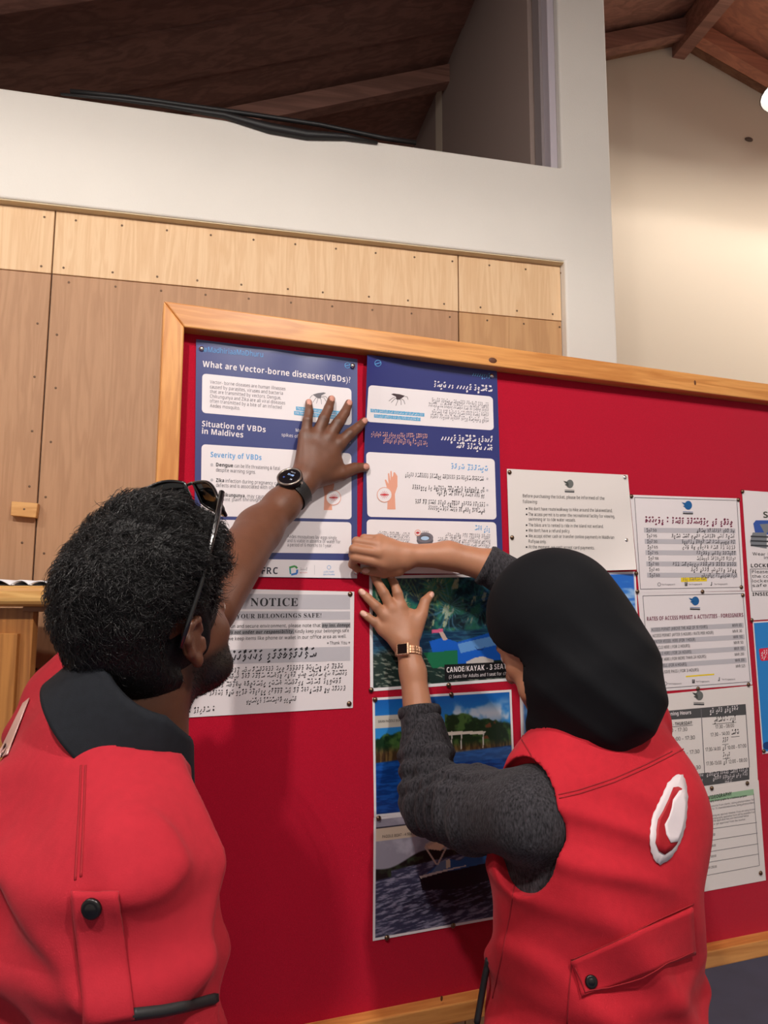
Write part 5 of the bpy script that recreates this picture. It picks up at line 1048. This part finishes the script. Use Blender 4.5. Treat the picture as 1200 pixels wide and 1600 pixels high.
q = ((HV - HO) @ hR) / HS; t, bad = hair_th(q.astype(np.float32)); ok = np.where(bad < -.002)[0]
hb = np.zeros((len(HV), 3)); 
me_n = np.empty(len(HV) * 3); HAIR.data.vertices.foreach_get('normal', me_n); me_n = me_n.reshape(-1, 3)
SV = []; SF = []
pick = rng.choice(ok, 15000)
for i in pick:
    qq = q[i]; nrm = me_n[i]; top = min(1, max(0, (qq[2] + .03) / .09)); 
    if rng.random() > .35 + .65 * top: continue
    fl = hR @ np.array([qq[0] * 3 + rng.normal(0, .35), .55 * (1 if qq[1] > -.03 else -.2) + rng.normal(0, .35), -.75 + .55 * top + rng.normal(0, .25)]); fl -= nrm * (fl @ nrm); fl /= np.linalg.norm(fl) + 1e-9; sd = np.cross(nrm, fl)
    L = (.007 + .016 * top) * rng.uniform(.6, 1.4); w = .00042 + .0002 * rng.random(); curl = rng.uniform(-1, 1) * .9; lift = (.0018 + .0055 * top) * rng.uniform(.2, 1.3); P0 = HV[i] - nrm * .0012; a = len(SV)
    for k in range(5):
        u = k / 4; c = P0 + fl * L * u * (1 - .18 * u) + sd * L * curl * u * u * .6 + nrm * (lift * math.sin(u * 2.4)); ww = w * (1 - .8 * u)
        SV += [c + sd * ww, c - sd * ww * .5 + nrm * ww, c - sd * ww * .5 - nrm * ww]
        if k: b_ = a + 3 * (k - 1); SF += [(b_ + j, b_ + (j + 1) % 3, b_ + 3 + (j + 1) % 3, b_ + 3 + j) for j in range(3)]
tag(link('hair_strands', SV, SF, mat('hair_strand', srgb(20, 18, 19), 0.36, spec=.45), HAIR, True), kind='stuff')
# loose curls standing up at the forehead and a beard of short bristles
SV = []; SF = []
for k in range(26):
    x = rng.uniform(-.02, .07); c0 = loc2w(HO, hR, np.array([x, .066 + rng.uniform(-.012, .012), .104 + rng.uniform(-.02, .008)]) * HS); pts = []; ph = rng.uniform(0, 6); L = rng.uniform(.012, .028)
    for j in range(8): u = j / 7; pts.append(c0 + hR @ np.array([.006 * math.sin(ph + u * 5), .012 * u + .004 * math.cos(ph + u * 6), L * u * (1 - .3 * u)]))
    b = MB(); b.tube(pts, [.0007 * (1 - .7 * j / 7) for j in range(8)], 4); nn = len(SV); SV += b.V; SF += [tuple(i + nn for i in f) for f in b.F]
tag(link('forehead_curls', SV, SF, M_HAIR, HAIR, True), kind='stuff')
q2 = ((V2 - HO) @ hR) / HS; dk = c2.mean(1); bi = np.where((dk < .02) & (q2[:, 1] > .0) & (q2[:, 2] < .0))[0]; SV = []; SF = []
bn = np.empty(len(BODY.data.vertices) * 3); BODY.data.vertices.foreach_get('normal', bn); bn = bn.reshape(-1, 3)[n1:n1 + n2]
if len(bi):
    for i in rng.choice(bi, 4500):
        nrm = bn[i]; d = nrm * .6 + hR @ np.array([rng.normal(0, .4), .3, -.8]); d /= np.linalg.norm(d); s_ = np.cross(d, nrm + 1e-3); s_ /= np.linalg.norm(s_) + 1e-9; L = rng.uniform(.001, .0035); a = len(SV); SV += [V2[i] + s_ * .0003, V2[i] - s_ * .0003, V2[i] + nrm * .0003, V2[i] + d * L]; SF += [(a, a + 1, a + 3), (a + 1, a + 2, a + 3), (a + 2, a, a + 3)]
    tag(link('beard', SV, SF, M_HAIR, MAN), kind='stuff')

# vest details of the man
M_SNAP = mat('snap_metal', srgb(62, 60, 60), 0.3, metal=0.9)
def snap(x, y, bvh, parent, r=.0085, up=.0055):
    h = project(x, y, bvh); n = np.array(h[1]); P = np.array(h[0])
    if n @ (P - [0, 0, CZ]) > 0: n = -n
    P = P + n * up
    b = MB(); b.lathe([(r, 0), (r, .0018), (r * .8, .0034), (r * .62, .0026), (r * .5, .0034), (r * .1, .0042)], P + n * .001, n, 18); return b.build('snap_button', M_SNAP, parent, True)
for pts in ([(127, 1196), (125, 1250), (122, 1310), (118, 1375)], [(134, 1196), (132, 1250), (130, 1310), (127, 1370)]): seam('seam', pts, vb, M_VSEAM, VEST)
TAB = quadpatch('shoulder_tab', [(116, 1392), (186, 1392), (209, 1588), (136, 1602)], vb, M_VEST, VEST, .004, 10, 20, .003)
seam('seam', [(112, 1402), (118, 1480), (130, 1560)], vb, M_VSEAM, VEST)
snap(150, 1413, vb, VEST)
seam('piping', [(206, 1583), (250, 1578), (300, 1568), (335, 1560)], vb, M_PIPE, VEST, .0050, .001)
quadpatch('reflective_patch', [(38, 1100), (48, 1092), (14, 1180), (-6, 1190)], vb, M_REFL, VEST, .002, 8, 10, .001)
# trousers and shoes
M_TROU = mat('dark_trousers', srgb(38, 40, 48), 0.85, bump=(500, .3, .0006)); M_SHOE = mat('black_shoe', srgb(26, 26, 28), 0.5)
def trousers(o, R, hipz, parent, sp=.09, hw=.15):
    L = legs(o, R, hipz, sp); ps = []
    for hp, k, a in L:
        hp = hp.copy(); hp[2] = hipz; ps += [rc(hp, k, .088, .065), rc(k, a, .063, .052)]
    c = np.array([o[0], o[1], hipz + .06]); ps.append(ell(c, (hw, .115, .14), R)); f = union(ps, .03); lo = np.array([o[0] - .32, o[1] - .32, .05]); hi = np.array([o[0] + .32, o[1] + .32, hipz + .2])
    V, F = mesh_sdf(lambda p: np.maximum(f(p) + .003 * n3(p, 28), .075 - p[..., 2]), lo, hi, .009); link('trousers', V, F, M_TROU, parent, True, loc=parent['_w'])
    for hp, k, a in L:
        a0 = a.copy(); a0[2] = .04; fw = R @ np.array([0, 1, 0]); fw[2] = 0; fw /= np.linalg.norm(fw); g = union([rc(a0 - fw * .04, a0 + fw * .12, .042, .036), rc(a0, a0 + np.array([0, 0, .05]), .045, .042)], .03)
        V, F = mesh_sdf(lambda p: smax(g(p), .002 - p[..., 2], .004), a0 - .22, a0 + .22, .006); link('shoe', V, F, M_SHOE, parent, True, loc=parent['_w'])
PELV = mb(0, 0, -.56); mRf = frame3(math.radians(50)); trousers(np.array([PELV[0], PELV[1], 0]), mRf, .90, MAN)

# sunglasses pushed up on the man's head
M_LENS = mat('dark_lens', srgb(14, 14, 16), 0.08, spec=.8); M_FRM = mat('black_glossy_frame', srgb(20, 20, 22), 0.22, coat=.5)
hl = lambda *p: loc2w(HO, hR, np.array(p) * HS)
SG = empty('sunglasses', hl(0, .05, .14)); tag(SG, 'black glossy sunglasses pushed up into the short black hair', 'sunglasses')
for x in (-1, 1):
    top = []; bot = []; V = []; F = []; n = 14
    for k in range(n + 1):
        u = k / n; xx = x * (.008 + .064 * u); yy = .104 - .030 * u ** 2; up = .156 + .004 * math.sin(math.pi * u) - .016 * u ** 3; lw = .040 * (math.sin(math.pi * min(.97, max(.1, .18 + .72 * u)))) ** .6
        V += [hl(xx, yy - .004, up), hl(xx, yy + .004, up - lw * .5), hl(xx, yy + .006, up - lw)]
    F = [(3 * k + j, 3 * k + j + 1, 3 * k + 4 + j, 3 * k + 3 + j) for k in range(n) for j in (0, 1)]
    o = link('lens', V, F, M_LENS, SG, True); solid(o, .0018, 0)
    b = MB(); b.tube([V[3 * k] for k in range(n + 1)] + [V[3 * k + 2] for k in range(n, -1, -1)] + [V[0]], .0022, 6); b.build('frame_rim', M_FRM, SG, True)
    pts = [hl(x * .072, .078, .150), hl(x * .086, .050, .128), hl(x * .097, .018, .098), hl(x * .100, -.008, .062), hl(x * .098, -.03, .03), hl(x * .093, -.045, .0)]
    b = MB(); b.tube(pts, [.0035, .0034, .003, .0028, .0026, .0024], 8); b.build('temple', M_FRM, SG, True)
b = MB(); b.tube([hl(-.009, .104, .152), hl(0, .106, .155), hl(.009, .104, .152)], .0022, 6); b.build('bridge', M_FRM, SG, True)

# the man's watch
def frame_of(ax, n):
    ax = ax / np.linalg.norm(ax); n = n - ax * (n @ ax); n /= np.linalg.norm(n); return ax, n, np.cross(ax, n)
A0 = bp(470, 758, .040); B0 = bp(440, 790, .058); axm = A0 - B0; upl = bp(447, 736, .04) - bp(461, 757, .04); upl /= np.linalg.norm(upl)
WC = B0 + axm * .62; ax, nn_, tt = frame_of(axm, OUT * .72 + upl * .70)
WT = empty('smart_watch', WC + nn_ * .03); tag(WT, 'round black digital wristwatch with rubber strap on the darker forearm', 'watch')
V = []; F = []; N = 40
for k in range(N + 1):
    a = math.radians(22 + 316 * k / N); c = WC + (nn_ * math.cos(a) * .0292 + tt * math.sin(a) * .0292)
    n_ = nn_ * math.cos(a) + tt * math.sin(a); hw = .0105 + .0012 * abs(math.cos(a))
    V += [c - ax * hw, c - ax * hw + n_ * .0026, c + ax * hw + n_ * .0026, c + ax * hw]
for k in range(N): F += [(4 * k + j, 4 * k + (j + 1) % 4, 4 * k + 4 + (j + 1) % 4, 4 * k + 4 + j) for j in range(4)]
link('strap', V, F, M_BLACK, WT, False)
cc = WC + nn_ * .0275 ; b = MB(); b.lathe([(.0205, 0), (.0222, .002), (.0226, .008), (.0215, .0095)], cc, nn_, 36); b.build('watch_case', mat('case_black', srgb(34, 34, 36), .35, metal=.6), WT, True)
b = MB(); V0 = len(b.V); b.lathe([(.0215, .009), (.0226, .010), (.0224, .0118), (.0196, .0122), (.0192, .0108)], cc, nn_, 40); b.F = b.F[:-2]; b.build('bezel', M_STEEL, WT, True)
b = MB(); b.lathe([(.0194, .0102), (.0193, .0110)], cc, nn_, 32); DI = b.build('dial', mat('watch_dial', srgb(12, 14, 20), .12, spec=.8), WT)
for (t_, dx, dz, s_, c_) in (('10:08', 0, .002, .0062, (150, 180, 230)), ('12', -.008, -.007, .0042, (90, 120, 220)), ('78', .007, -.007, .0042, (200, 200, 210)), ('FRI 24', .0, .010, .0034, (170, 170, 180))):
    V_, F_ = tmesh(t_); V_ = V_ - [(V_[:, 0].max() + V_[:, 0].min()) / 2, 0]; rt = np.cross(nn_, -ax) ; upd = ax * .55 + tt * .0; upv = ax - nn_ * (ax @ nn_); upv /= np.linalg.norm(upv); rt = np.cross(upv, nn_)
    b = MB(); b.add([cc + nn_ * .0114 + rt * (x_ * s_ + dx) + upv * (y_ * s_ + dz) for x_, y_ in V_], F_); b.build('digits', mat('watch_glow_%d' % c_[0], srgb(*c_), .5, emit=.5), DI)
b = MB(); b.lathe([(.0025, 0), (.0025, .003)], cc + rt * .0225 + nn_ * .005, rt, 10); b.build('crown_button', M_STEEL, WT)

# ================================================================ THE WOMAN
WO = np.array([.36, 1.14, 0.0]); WOM = empty('person', WO); tag(WOM, 'person in black headscarf, dark knitted sweater and red vest pinning the poster', 'person')
wR = frame3(math.radians(-40), math.radians(1), math.radians(-1)); NW = at(918, 1132, 1.13); wb = lambda *p: loc2w(NW, wR, p)
whR = frame3(math.radians(-40), math.radians(-24), math.radians(-8)); WH_ = at(866, 990, 1.13); WS = .95
whd = head_sdf(WH_, whR, WS, True); SKW = (176, 122, 92)
wneck = rc(loc2w(WH_, whR, (0, -.03, -.06)), wb(0, 0, -.03), .048, .046)
# left hand, fingers spread on the photograph
lh = {'index': [(626, 948, .022), (621, 927, .020), (616, 912, .015), (608.5, 899, .009)], 'middle': [(612.5, 952, .022), (600, 927, .020), (589, 908, .014), (580.5, 892, .0085)], 'ring': [(602, 964, .020), (588.5, 948, .018), (575, 934.5, .013), (564.5, 924.5, .008)],
      'little': [(598, 983, .017), (585.5, 972, .015), (575.5, 964.5, .011), (566.5, 958, .0075)], 'thumb': [(646, 990, .030), (658, 960, .026), (664, 940, .019), (673, 929, .013)]}
P, FGl, WRl, kl = hand_parts(lh, (636, 1008, .034), None, None, .03, .03, .99)
WLE = bp(672, 1255, .115); P += [rc(WRl, bp(645, 1050, .048), .0215, .0225), rc(bp(645, 1050, .048), WLE, .0225, .036), rc(bp(636, 1000, .032), bp(652, 968, .026), .016, .0125), rc(bp(630, 1000, .03), bp(641, 962, .022), .017, .0125), rc(bp(628, 1004, .03), bp(606, 985, .018), .016, .011)]
pl = union(P, .014)
def f_lh(p):
    d = pl(p)
    for g in FGl: d = smin(d, g(p), .006)
    return d
lo, hi = bbox(kl + [WRl, WLE], .035); Va, Fa_ = mesh_sdf(f_lh, lo, hi, .0018); ca_ = np.tile(np.array(srgb(*SKW)[:3]), (len(Va), 1))
for k, js in lh.items():
    if k != 'thumb':
        for j, s_ in ((1, .25), (0, .12)): q = bp(js[j][0], js[j][1], js[j][2] + .008); ca_ *= (1 - s_ * np.exp(-(np.linalg.norm(Va - q, axis=1) / .006) ** 2))[:, None]
nails(ca_, Va, [(bp(*js[-1]), bp(*js[-2]), OUT) for js in lh.values()], (226, 178, 160), .0055)
# right hand closed on the pin
rh = {'index': [(598, 880, .046), (554, 871, .040), (550.5, 882, .024), (559, 890, .011)], 'middle': [(592, 864, .050), (553, 858, .044), (551, 867, .026), (560, 874, .016)], 'ring': [(590, 851, .046), (557, 846, .038), (557, 853, .020), (566, 857, .014)],
      'little': [(594, 843, .036), (569, 841, .028), (568, 846, .014), (576, 850, .010)], 'thumb': [(622, 888, .036), (600, 893.5, .028), (584, 893, .020), (570, 892, .013)]}
P, FGr, WRr, kr = hand_parts(rh, (640, 868, .044), None, None, .03, .03, .93)
P += [rc(WRr, bp(700, 868, .060), .0205, .0250), rc(bp(700, 868, .060), bp(770, 886, .085), .0250, .031), rc(bp(770, 886, .085), bp(905, 960, .15), .031, .036), rc(bp(630, 878, .042), bp(604, 888, .034), .017, .012), ell(bp(606, 868, .038), (.030, .018, .024))]
pr = union(P, .014)
def f_rh(p):
    d = pr(p)
    for g in FGr: d = smin(d, g(p), .004)
    return d
lo, hi = bbox(kr + [WRr, bp(905, 960, .15)], .035); Vb_, Fb_ = mesh_sdf(f_rh, lo, hi, .0018); cb_ = np.tile(np.array(srgb(*SKW)[:3]), (len(Vb_), 1))
nails(cb_, Vb_, [(bp(*rh['thumb'][-1]), bp(*rh['thumb'][-2]), OUT)], (226, 178, 160), .0055)
WLS = wb(-.150, .0, -.105); WRS = wb(.150, .04, -.0); WRE = bp(905, 960, .15)
WT_ = [ell(wb(0, 0, -.20), (.15, .10, .20), wR), ell(wb(0, 0, -.42), (.135, .10, .20), wR), ell(wb(0, -.01, -.60), (.155, .115, .16), wR), rc(wb(0, 0, -.05), WLS, .042, .046), rc(wb(0, 0, -.05), WRS, .040, .044), rc(WLS, WLE, .046, .036), rc(WRS, WRE, .046, .036)]
f_wt = union(WT_, .03); lo, hi = bbox([wb(-.3, -.2, .05), wb(.3, .2, -.75), wb(.3, -.2, -.7), wb(-.3, .2, -.7), WLE, WRE], .05)
Vc, Fc_ = mesh_sdf(f_wt, lo, hi, .010); cc_ = np.tile(np.array(srgb(*SKW)[:3]), (len(Vc), 1))
f_wh = lambda p: smin(whd(p), wneck(p), .02); Vd, Fd = mesh_sdf(f_wh, WH_ - .17, WH_ + .15, .0025); cd_ = head_colors(Vd, WH_, whR, WS, SKW)
ns = np.cumsum([0, len(Va), len(Vb_), len(Vc)]); WBODY = link('body', np.r_[Va, Vb_, Vc, Vd], np.r_[Fa_, Fb_ + ns[1], Fc_ + ns[2], Fd + ns[3]], M_SKIN2, WOM, True, loc=WO, colors=np.r_[ca_, cb_, cc_, cd_])
# knitted sweater
M_KNIT = mat('charcoal_knit', srgb(52, 50, 54), 0.9, spec=.2, noise=(380, .9, 3), bump=(420, 1.0, .0016), stretch=(1, 1, .35)); M_KNIT.node_tree.nodes['Principled BSDF'].inputs['Sheen Weight'].default_value = .06
CUFL = bp(655, 1108, .062); CUFR = bp(758, 882, .080)
def armsleeve(S, E_, Cf, r):
    return union([rc(S, S + (E_ - S) * .5, r[0], r[1]), rc(S + (E_ - S) * .5, E_, r[1], r[2]), rc(E_, E_ + (Cf - E_) * .5, r[2], r[3]), rc(E_ + (Cf - E_) * .5, Cf, r[3], r[4])], .018)
sl = armsleeve(WLS, WLE, CUFL, (.056, .058, .048, .040, .036)); sr_ = armsleeve(WRS, WRE, CUFR, (.060, .056, .046, .042, .036))
def cutend(d, p, C_, E_, R=.09):
    ax_ = ((C_ - E_) / np.linalg.norm(C_ - E_)).astype(np.float32); s = (p - C_.astype(np.float32)) @ ax_; rr = np.linalg.norm(p - C_.astype(np.float32) - s[..., None] * ax_, axis=-1); return np.where((s > -.02) & (rr < R), smax(d, s, .004), d)
dU = ((WLE - WLS) / np.linalg.norm(WLE - WLS)).astype(np.float32); dF = ((CUFL - WLE) / np.linalg.norm(CUFL - WLE)).astype(np.float32)
def f_sw(p):
    a = sl(p); s = (p - WLS.astype(np.float32)) @ dU; L = np.linalg.norm(WLE - WLS); t = (p - WLE.astype(np.float32)) @ dF
    ridge = lambda x, lam, ph: np.abs(np.sin(x * math.pi / lam + ph)) ** 1.5
    wv = .012 * n3(p, 26, .7)
    a = a - .0085 * ridge(s + wv + .35 * (p[..., 2] - WLE[2]), .034, .4) * sst(.06, .14, s) * sst(L + .05, L - .02, s) - .0065 * ridge(t + wv, .026, .9) * sst(-.01, .03, t) * sst(.115, .07, t) + .002
    a = a + .0007 * np.sin((s if False else t) * 2 * math.pi / .006) * 0
    b = sr_(p) - .002 * n3(p, 50, 2.2); d = smin(smin(a, b, .02), f_wt(p) - .006, .01)
    q = (p - NW.astype(np.float32)) @ wR.astype(np.float32); d = cutend(d, p, CUFL, WLE); d = cutend(d, p, CUFR, WRE); d = np.where(np.hypot(q[..., 0], q[..., 1]) < .09, np.maximum(d, q[..., 2] - .02), d)
    return d
lo, hi = bbox([wb(-.3, -.2, .05), wb(.3, .2, -.70), wb(.3, -.2, -.7), wb(-.3, .2, -.7), WLE, WRE, CUFL, CUFR], .05); V, F = mesh_sdf(f_sw, lo, hi, .0036); SW = link('sweater', V, F, M_KNIT, WOM, True, loc=WO)
for Cf, E_, r, nm in ((CUFL, WLE, .036, 'left'), (CUFR, WRE, .036, 'right')):     # rolled cuff rims
    axc = (Cf - E_) / np.linalg.norm(Cf - E_); b = MB(); pr_ = [(r * 1.0 - .006, .001), (r + .001, .003), (r + .0035, -.003), (r + .0025, -.012), (r - .002, -.016)]; b.lathe(pr_, Cf, axc, 36); b.F = b.F[:-2]; b.build('cuff', M_KNIT, WOM, True)
# red vest
wv = [ell(wb(0, -.005, -.19), (.172, .142, .21), wR), ell(wb(0, -.0, -.40), (.168, .145, .24), wR), ell(wb(.0, .0, -.62), (.185, .160, .22), wR), rc(wb(.03, 0, .0), wb(.145, .02, -.015), .058, .070), ell(wb(.062, -.015, -.13), (.104, .128, .13), wR), rc(wb(-.03, 0, -.03), wb(-.120, .0, -.085), .054, .056)]
wvf = union(wv, .05); wR32 = wR.astype(np.float32); nw32 = NW.astype(np.float32)
def f_wv(p):
    q = (p - nw32) @ wR32; d = wvf(p); x, y, z = q[..., 0], q[..., 1], q[..., 2]
    d = d + .0055 * fold(p, wR32 @ A3(.78, -.1, .55), .11, .8, wR32 @ A3(9, 4, 12), .03) * sst(-.10, -.24, z) + .0062 * fold(p, wR32 @ A3(.25, .1, -1.0), .10, 2.2, wR32 @ A3(10, 3, 5), .03) * sst(-.28, -.40, z) + .0042 * fold(p, wR32 @ A3(.4, 0, .9), .055, 0, wR32 @ A3(16, 5, 5), .02) * sst(-.02, -.12, z) * sst(-.26, -.16, z) * sst(.02, -.1, x) + .0014 * n3(p, 48, 1.) + .0022 * n3(p, 19, .3)
    d = smax(d, -(np.hypot(x / 1.15, y - .01) - .078) + np.where(z < -.09, -1., 0.).astype(np.float32), .004)
    d = np.maximum(d, -(z + .72))
    for S_, sx in ((WLS, -1), (WRS, 1)):
        e = np.sqrt(((y - .005) / .066) ** 2 + ((z + .118) / .088) ** 2) - 1; d = np.where(sx * x > .09, smax(d, -np.maximum(e * .085, -(sx * x - .125)), .005), d)
    return d
lo, hi = bbox([wb(-.28, -.22, .06), wb(.28, .22, -.75), wb(.28, -.22, -.75), wb(-.28, .22, -.75)], .02); V, F = mesh_sdf(f_wv, lo, hi, .0038)
M_VEST2 = mat('bright_red_vest', srgb(188, 34, 48), 0.85, spec=.25, bump=(600, 0.4, 0.0007), sheen=0.04, noise=(90, .06, 3)); WV = link('vest', V, F, M_VEST2, WOM, True, loc=WO); wvb = bvh_of(V, F)
for pts in ([(862, 1250), (905, 1240), (960, 1222), (1010, 1200), (1050, 1180), (1068, 1170)], [(862, 1244), (905, 1234), (960, 1216), (1010, 1194), (1050, 1174)], [(1084, 1412), (1030, 1436), (980, 1462), (940, 1480), (892, 1500)], [(893, 1500), (889, 1550), (886, 1600)], [(805, 1375), (797, 1430), (785, 1490), (770, 1560)]): seam('seam', pts, wvb, M_VSEAM, WV, .0010)
FL = quadpatch('pocket_flap', [(892, 1500), (1078, 1415), (1082, 1488), (908, 1556)], wvb, M_VEST2, WV, .0045, 20, 10, .003)
seam('seam', [(898, 1508), (912, 1550), (1000, 1522), (1078, 1482)], wvb, M_VSEAM, WV, .0009, .0068)
snap(921, 1531, wvb, WV, .0082)
seam('side_slit', [(762, 1500), (756, 1530), (750, 1565), (744, 1599)], wvb, M_PIPE, WV, .005, -.001)
seam('armhole_binding', [(812, 1150), (836, 1190), (858, 1240), (866, 1290), (858, 1335), (838, 1365)], wvb, M_VSEAM, WV, .0010)
# collar of the vest
wcR = frame3(math.radians(-40), math.radians(-8), math.radians(-16)); wcb = lambda *q: loc2w(NW, wcR, q)
V = []; F = []; N = 40; prof = [(.078, -.030), (.081, .006), (.088, .016), (.094, .008), (.098, -.026)]
for k in range(N + 1):
    a = math.radians(125 + 290 * k / N)
    for r, h in prof: V.append(wcb(math.cos(a) * r * 1.15, math.sin(a) * r + .01, h - .012 * max(0, math.sin(a))))
n = len(prof); F = [(k * n + i, k * n + i + 1, (k + 1) * n + i + 1, (k + 1) * n + i) for k in range(N) for i in range(n - 1)]
o = link('vest_collar', V, F, M_VEST2, WV, True); solid(o, .003, 0)
# crescent badge on the back: white oval ring and disc, the red of the vest showing as a crescent
M_BADGE = mat('badge_white', srgb(226, 214, 218), 0.6, bump=(500, .3, .0005)); M_CRES = mat('badge_crescent', srgb(170, 14, 30), 0.6)
def fanpatch(name, outline, cen, m, off, th, rings=4):
    pts = []; n = len(outline)
    for r in range(1, rings + 1): pts += [(cen[0] + (x - cen[0]) * r / rings, cen[1] + (y - cen[1]) * r / rings) for x, y in outline]
    P = on_surf([cen] + pts, wvb, off)
    if len(P) < len(pts) + 1: return
    F = [(0, 1 + (k + 1) % n, 1 + k) for k in range(n)] + [(1 + r * n + k, 1 + r * n + (k + 1) % n, 1 + (r + 1) * n + (k + 1) % n, 1 + (r + 1) * n + k) for r in range(rings - 1) for k in range(n)]
    o = link(name, P, F, m, WV, True); solid(o, th, 0); return o
ol = [(1055, 1211), (1065, 1211), (1070, 1222), (1073, 1245), (1071.5, 1270), (1069, 1292), (1063, 1312), (1055, 1328), (1045, 1342), (1030, 1351), (1022, 1345), (1016, 1330), (1014, 1312), (1015, 1295), (1018, 1275), (1026, 1258), (1034, 1242), (1042, 1224)]
def scal(ol_, k=3, amp=.9):
    o = []
    for i in range(len(ol_)):
        a, b = ol_[i], ol_[(i + 1) % len(ol_)]
        for j in range(k): u = j / k; w = amp * (1 if (i * k + j) % 2 else -1) * .5; L = math.hypot(b[0] - a[0], b[1] - a[1]) + 1e-6; o.append((a[0] + (b[0] - a[0]) * u + (b[1] - a[1]) / L * w, a[1] + (b[1] - a[1]) * u - (b[0] - a[0]) / L * w))
    return o
BD = fanpatch('badge', scal(ol), (1042, 1285), M_BADGE, .0018, .0012)
inner = [(1050, 1231), (1057, 1230), (1063, 1233), (1058, 1236), (1064, 1250), (1062, 1290), (1058, 1312), (1054, 1320), (1047, 1327), (1036, 1334), (1027, 1328), (1022, 1315), (1023, 1298), (1026, 1280), (1034, 1266), (1042, 1250)]
fanpatch('crescent', inner, (1043, 1285), M_CRES, .0032, .0008)
disc = [(1058, 1236), (1066, 1234), (1069, 1250), (1067, 1278), (1062, 1300), (1056, 1315), (1044, 1317), (1037, 1304), (1035, 1288), (1042, 1275), (1046, 1262), (1048, 1250)]
fanpatch('badge_centre', disc, (1054, 1278), M_BADGE, .0044, .0008)
# headscarf
M_HIJ = mat('black_scarf', srgb(13, 14, 18), 0.85, spec=.22, bump=(900, .3, .0004))
hw = [ell(loc2w(WH_, whR, (0, -.012, .028)), (.090, .112, .102), whR), ell(at(925, 1030, 1.10), (.090, .090, .100)), ell(at(952, 1082, 1.085), (.078, .085, .080)), ell(at(905, 1065, 1.13), (.085, .090, .085)), rc(loc2w(WH_, whR, (0, -.02, -.07)), wb(0, .01, -.01), .078, .085)]
hwf = union(hw, .035); whR32 = whR.astype(np.float32); wh32 = WH_.astype(np.float32)
def f_hij(p):
    q = (p - wh32) @ whR32; d = hwf(p); d = d + .0016 * fold(p, A3(.75, .1, .65), .05, .6, A3(8, 5, -9), .02) * sst(.05, -.06, q[..., 2]) + .0012 * fold(p, A3(-.35, .1, .93), .11, 1.9, A3(-6, 4, 7), .02) * sst(.02, -.10, q[..., 2]) + .0006 * n3(p, 22, .9)
    e = np.sqrt((q[..., 0] / .074) ** 2 + ((q[..., 2] + .032) / .088) ** 2) - 1; d = np.where(q[..., 1] > -.02, smax(d, -np.maximum(e * .07, .012 - q[..., 1]), .006), d); return d
V, F = mesh_sdf(f_hij, WH_ - .27, WH_ + .27, .0036); link('headscarf', V, F, M_HIJ, WOM, True, loc=WO)
trousers(np.array([wb(0, 0, -.6)[0], wb(0, 0, -.6)[1], 0]), frame3(math.radians(-40)), .86, WOM, .085, .15)
# gold bracelet watch
M_GOLD = mat('rose_gold', srgb(236, 186, 150), 0.33, metal=.85); A0 = WRl; B0 = bp(645, 1050, .048); axw = A0 - B0; lf = bp(620, 1018, .04) - bp(640, 1016, .04); lf /= np.linalg.norm(lf)
WC = B0 + axw * .74; ax, nn_, tt = frame_of(axw + .22 * np.linalg.norm(axw) * lf * -1.0, OUT * .72 + lf * .70); GW = empty('gold_watch', WC + nn_ * .024); tag(GW, 'rose gold bracelet watch with small dark square dial on the spread hand\'s wrist', 'watch')
def obox(c, e, hs): return [c + e[0] * hs[0] * i + e[1] * hs[1] * j + e[2] * hs[2] * k for i in (-1, 1) for j in (-1, 1) for k in (-1, 1)], [(0, 1, 3, 2), (4, 6, 7, 5), (0, 4, 5, 1), (2, 3, 7, 6), (0, 2, 6, 4), (1, 5, 7, 3)]
for k in range(26):
    a = math.radians(30 + 300 * k / 25); n_ = nn_ * math.cos(a) + tt * math.sin(a); t_ = np.cross(ax, n_)
    for j in (-1, 0, 1):
        b = MB(); b.add(*obox(WC + n_ * (.0235 + (.0006 if j == 0 else 0)) + ax * j * .0048, (n_, t_, ax), (.0014, .0023, .0020 if j else .0026))); bevel(b.build('link', M_GOLD, GW), .0004, 1)
b = MB(); b.add(*obox(WC + nn_ * .0255, (nn_, tt, ax), (.0030, .0130, .0120))); bevel(b.build('watch_case', M_GOLD, GW), .0035, 3)
b = MB(); b.add(*obox(WC + nn_ * .0284, (nn_, tt, ax), (.0005, .0092, .0088))); bevel(b.build('dial', mat('dark_dial', srgb(30, 20, 20), .15), GW), .0004, 1)
for k in range(20):
    a = k / 20 * 2 * math.pi; s_ = 1 / max(abs(math.cos(a)), abs(math.sin(a))) ** .8; b = MB(); b.lathe([(.0008, 0), (.0004, .0008)], WC + nn_ * .0283 + (tt * math.cos(a) + ax * math.sin(a)) * .0104 * s_, nn_, 6); b.build('stone', M_GLASSY, GW)
